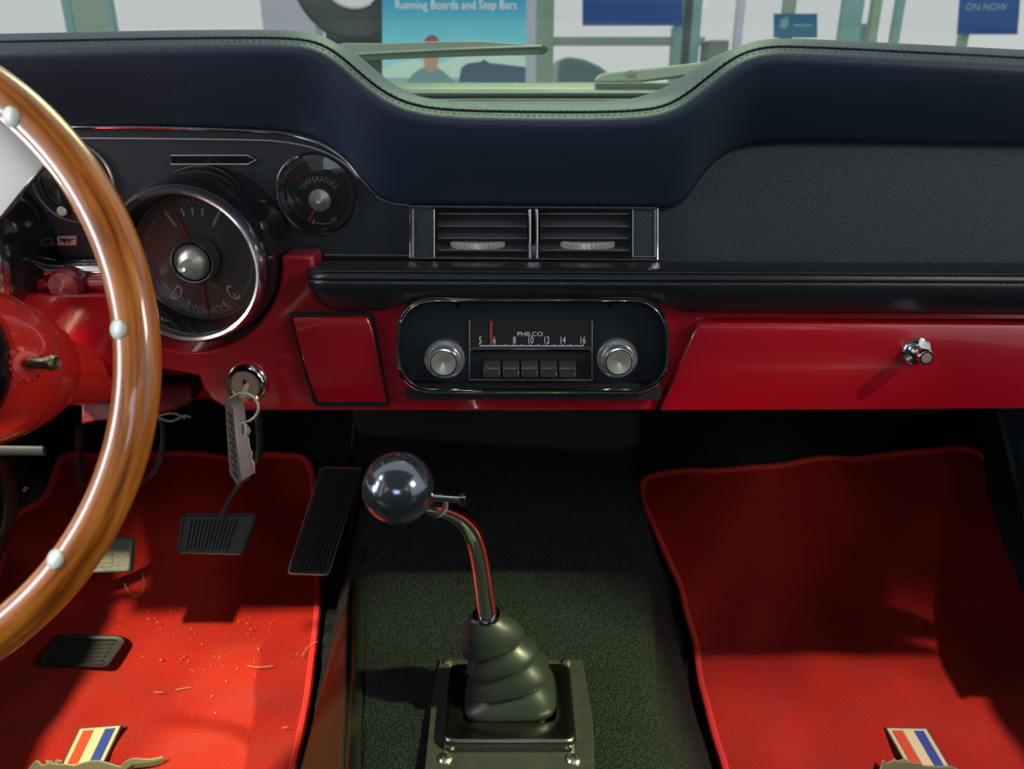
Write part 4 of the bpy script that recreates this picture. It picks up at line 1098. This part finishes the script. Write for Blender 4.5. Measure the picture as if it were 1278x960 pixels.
# showroom panes
for i, (x0, x1) in enumerate(((-300, 10), (78, 288), (370, 673), (698, 868), (905, 1020), (1036, 1103), (1188, 1276))):
    v, f = vbox(x0, x1, TOPY, BOTY, YF+.03, .006)
    struct(add('window_%d' % (i+2), v, f, M_SHOP, smooth=False))
# banner stand with the blue poster
YB = 3.9
def bp(x, y, dY=0): return P(x, y, YB+dY)
ban = empty('banner_stand', P(567, 180, YB), 'blue banner poster with white lettering above a person in a cap', 'banner')
def sky_mat():
    m = bpy.data.materials.new('poster_sky'); nt, b = nodes_of(m)
    geo = nt.nodes.new('ShaderNodeNewGeometry'); sx = nt.nodes.new('ShaderNodeSeparateXYZ')
    nt.links.new(geo.outputs['Position'], sx.inputs[0])
    mr = nt.nodes.new('ShaderNodeMapRange'); mr.inputs[1].default_value = bp(567, 85).z; mr.inputs[2].default_value = bp(567, 0).z
    nt.links.new(sx.outputs['Z'], mr.inputs[0])
    cr = nt.nodes.new('ShaderNodeValToRGB'); e = cr.color_ramp.elements
    e[0].position = 0; e[0].color = (.30, .62, .66, 1); e[1].position = 1; e[1].color = (.025, .30, .52, 1)
    x = e.new(.45); x.color = (.13, .52, .68, 1)
    nt.links.new(mr.outputs[0], cr.inputs[0]); nt.links.new(cr.outputs[0], b.inputs['Base Color']); b.inputs['Roughness'].default_value = .6
    return m
def bplate(name, px, dY, m, parent, th=.002): return prism(name, [bp(x, y, dY) for x, y in px], (0, th, 0), m, parent, smooth=False)
board = bplate('banner_sheet', [(477, -300), (657, -300), (657, 200), (477, 200)], 0, sky_mat(), ban, .01)
text('banner_lettering', 'Running Boards and Step Bars', .052, bp(569, 6.5, -.002), M_WHITE, board, sx=.88)
bplate('printed_cloud', [(478, 86), (500, 78), (520, 74), (545, 80), (575, 70), (610, 66), (656, 72), (656, 104), (478, 104)], -.001, mat('cloud_print', (.50, .68, .62), .7), board)
bplate('printed_ground', [(478, 97), (656, 97), (656, 160), (478, 160)], -.0016, mat('ground_print', (.22, .42, .46), .7), board)
bplate('printed_truck', [(572, 104), (576, 84), (584, 79), (600, 77), (604, 74), (612, 79), (625, 80), (656, 84), (656, 108), (572, 108)], -.0022, mat('truck_print', (.04, .08, .16), .6), board)
bplate('printed_jacket', [(508, 104), (514, 93), (524, 86), (532, 83), (545, 84), (553, 89), (566, 100), (570, 108), (508, 108)], -.003, mat('jacket_print', (.14, .26, .30), .7), board)
bplate('printed_face', [(530, 86), (529, 72), (532, 60), (546, 60), (547, 74), (545, 86), (538, 90)], -.0036, mat('face_print', (.42, .26, .20), .7), board)
bplate('printed_cap', [(530, 60), (530, 50), (534, 45), (540, 43), (546, 47), (548, 53), (552, 57), (546, 60)], -.0042, mat('cap_print', (.25, .05, .10), .7), board)
bplate('stand_base', [(470, 196), (664, 196), (664, 204), (470, 204)], -.15, M_SATIN, ban, .3)
# tyre display beside the banner
YT = 4.1
tire = empty('display_tire', P(440, 60, YT), 'dark tyre with a bright wheel beside the blue banner', 'tyre')
tc = P(445, -34, YT); k = S(-34, YT)
lathe('tyre', [(42*k, -.09), (56*k, -.11), (74*k, -.10), (80*k, -.06), (82*k, 0), (80*k, .06), (74*k, .10), (56*k, .11), (42*k, .09)], tc, mat('tyre_rubber', (.035, .05, .055), .6), tire, n=64)
lathe('wheel_disc', [(0, .10), (12*k, .11), (14*k, .08), (36*k, .07), (41*k, .105), (43*k, .10)], tc, M_CHROME, tire, n=40)
bs = empty('tyre_rack', P(443, 120, YT), 'black rack panel standing beneath the dark tyre', 'rack')
v, f = vbox(412, 479, 30, 200, YT+.18, .05); add('rack_panel', v, f, mat('rack_black', (.035, .05, .06), .6), bs, smooth=False)
tube('mount_bracket', [tc+Vector((0, .0, 0)), tc+Vector((0, .165, 0))], .05, M_DKF, tire, n=12)
# hanging window posters
def poster(x0, x1, y0, y1, Y, m, label, slant=0):
    a = empty('window_poster', P((x0+x1)/2, y1, Y), label, 'poster')
    s = prism('poster_sheet', [P(x0+slant, y0, Y), P(x1+slant, y0, Y), P(x1, y1, Y), P(x0, y1, Y)], (0, .01, 0), m, a, smooth=False)
    return a, s
M_PB = mat('poster_blue', (.012, .085, .33), .5); M_PB2 = mat('poster_teal', (.02, .16, .30), .5)
poster(727, 852, -120, 32, YF-.06, M_PB, 'plain deep blue poster on the window above the wiper arm')
a, s_ = poster(1195, 1270, -90, 43, YF-.06, M_PB, 'deep blue poster with pale lettering at the top right corner', 10)
text('poster_lettering', 'ON NOW', .060, P(1231, 9, YF-.063), mat('pale_print', (.30, .50, .55), .6), s_)
a, s_ = poster(966, 1020, 17, 47, YF-.06, M_PB2, 'small teal poster low on the window behind the right dash pad')
prism('poster_spot', [P(x, y, YF-.063) for x, y in ((974, 24), (983, 21), (985, 30), (980, 36), (973, 34))], (0, .001, 0), mat('spot_print', (.2, .4, .42), .6), s_, smooth=False)
prism('poster_line', [P(x, y, YF-.063) for x, y in ((991, 30), (1014, 30), (1014, 33), (991, 33))], (0, .001, 0), MATS['spot_print'], s_, smooth=False)
# parked car outside and grey block by the post
def mound(name, px, Y, d, m, label, cat):
    o = prism(name, [P(x, y, Y) for x, y in px], (0, d, 0), m, bevel=.05, seg=3); return tag(o, label, cat)
mound('parked_car', [(698, 73), (712, 71), (730, 74), (748, 82), (762, 92), (790, 98), (790, 150), (690, 150)], YF+1.5, 1.2, mat('car_outside', (.13, .22, .24), .4), 'blue grey parked car outside, seen low through the window', 'car')
v, f = vbox(880, 904, 50, 190, YF-.4, .25); tag(add('grey_pedestal', v, f, M_OBJ, bevel=.01), 'grey pedestal beside the dark window post', 'pedestal')
mound('outside_bush', [(1062, 46), (1066, 38), (1074, 36), (1078, 28), (1086, 30), (1092, 36), (1096, 44), (1096, 170), (1062, 170)], YF+3, .4, mat('bush_blue', (.20, .34, .42), .8), 'small blue grey shape outside beyond the right window', 'bush')
v, f = vbox(390, 409, -60, 30, YF-.5, .2); tag(add('wall_unit', v, f, M_COLG, bevel=.02), 'green grey wall box left of the dark tyre', 'box')
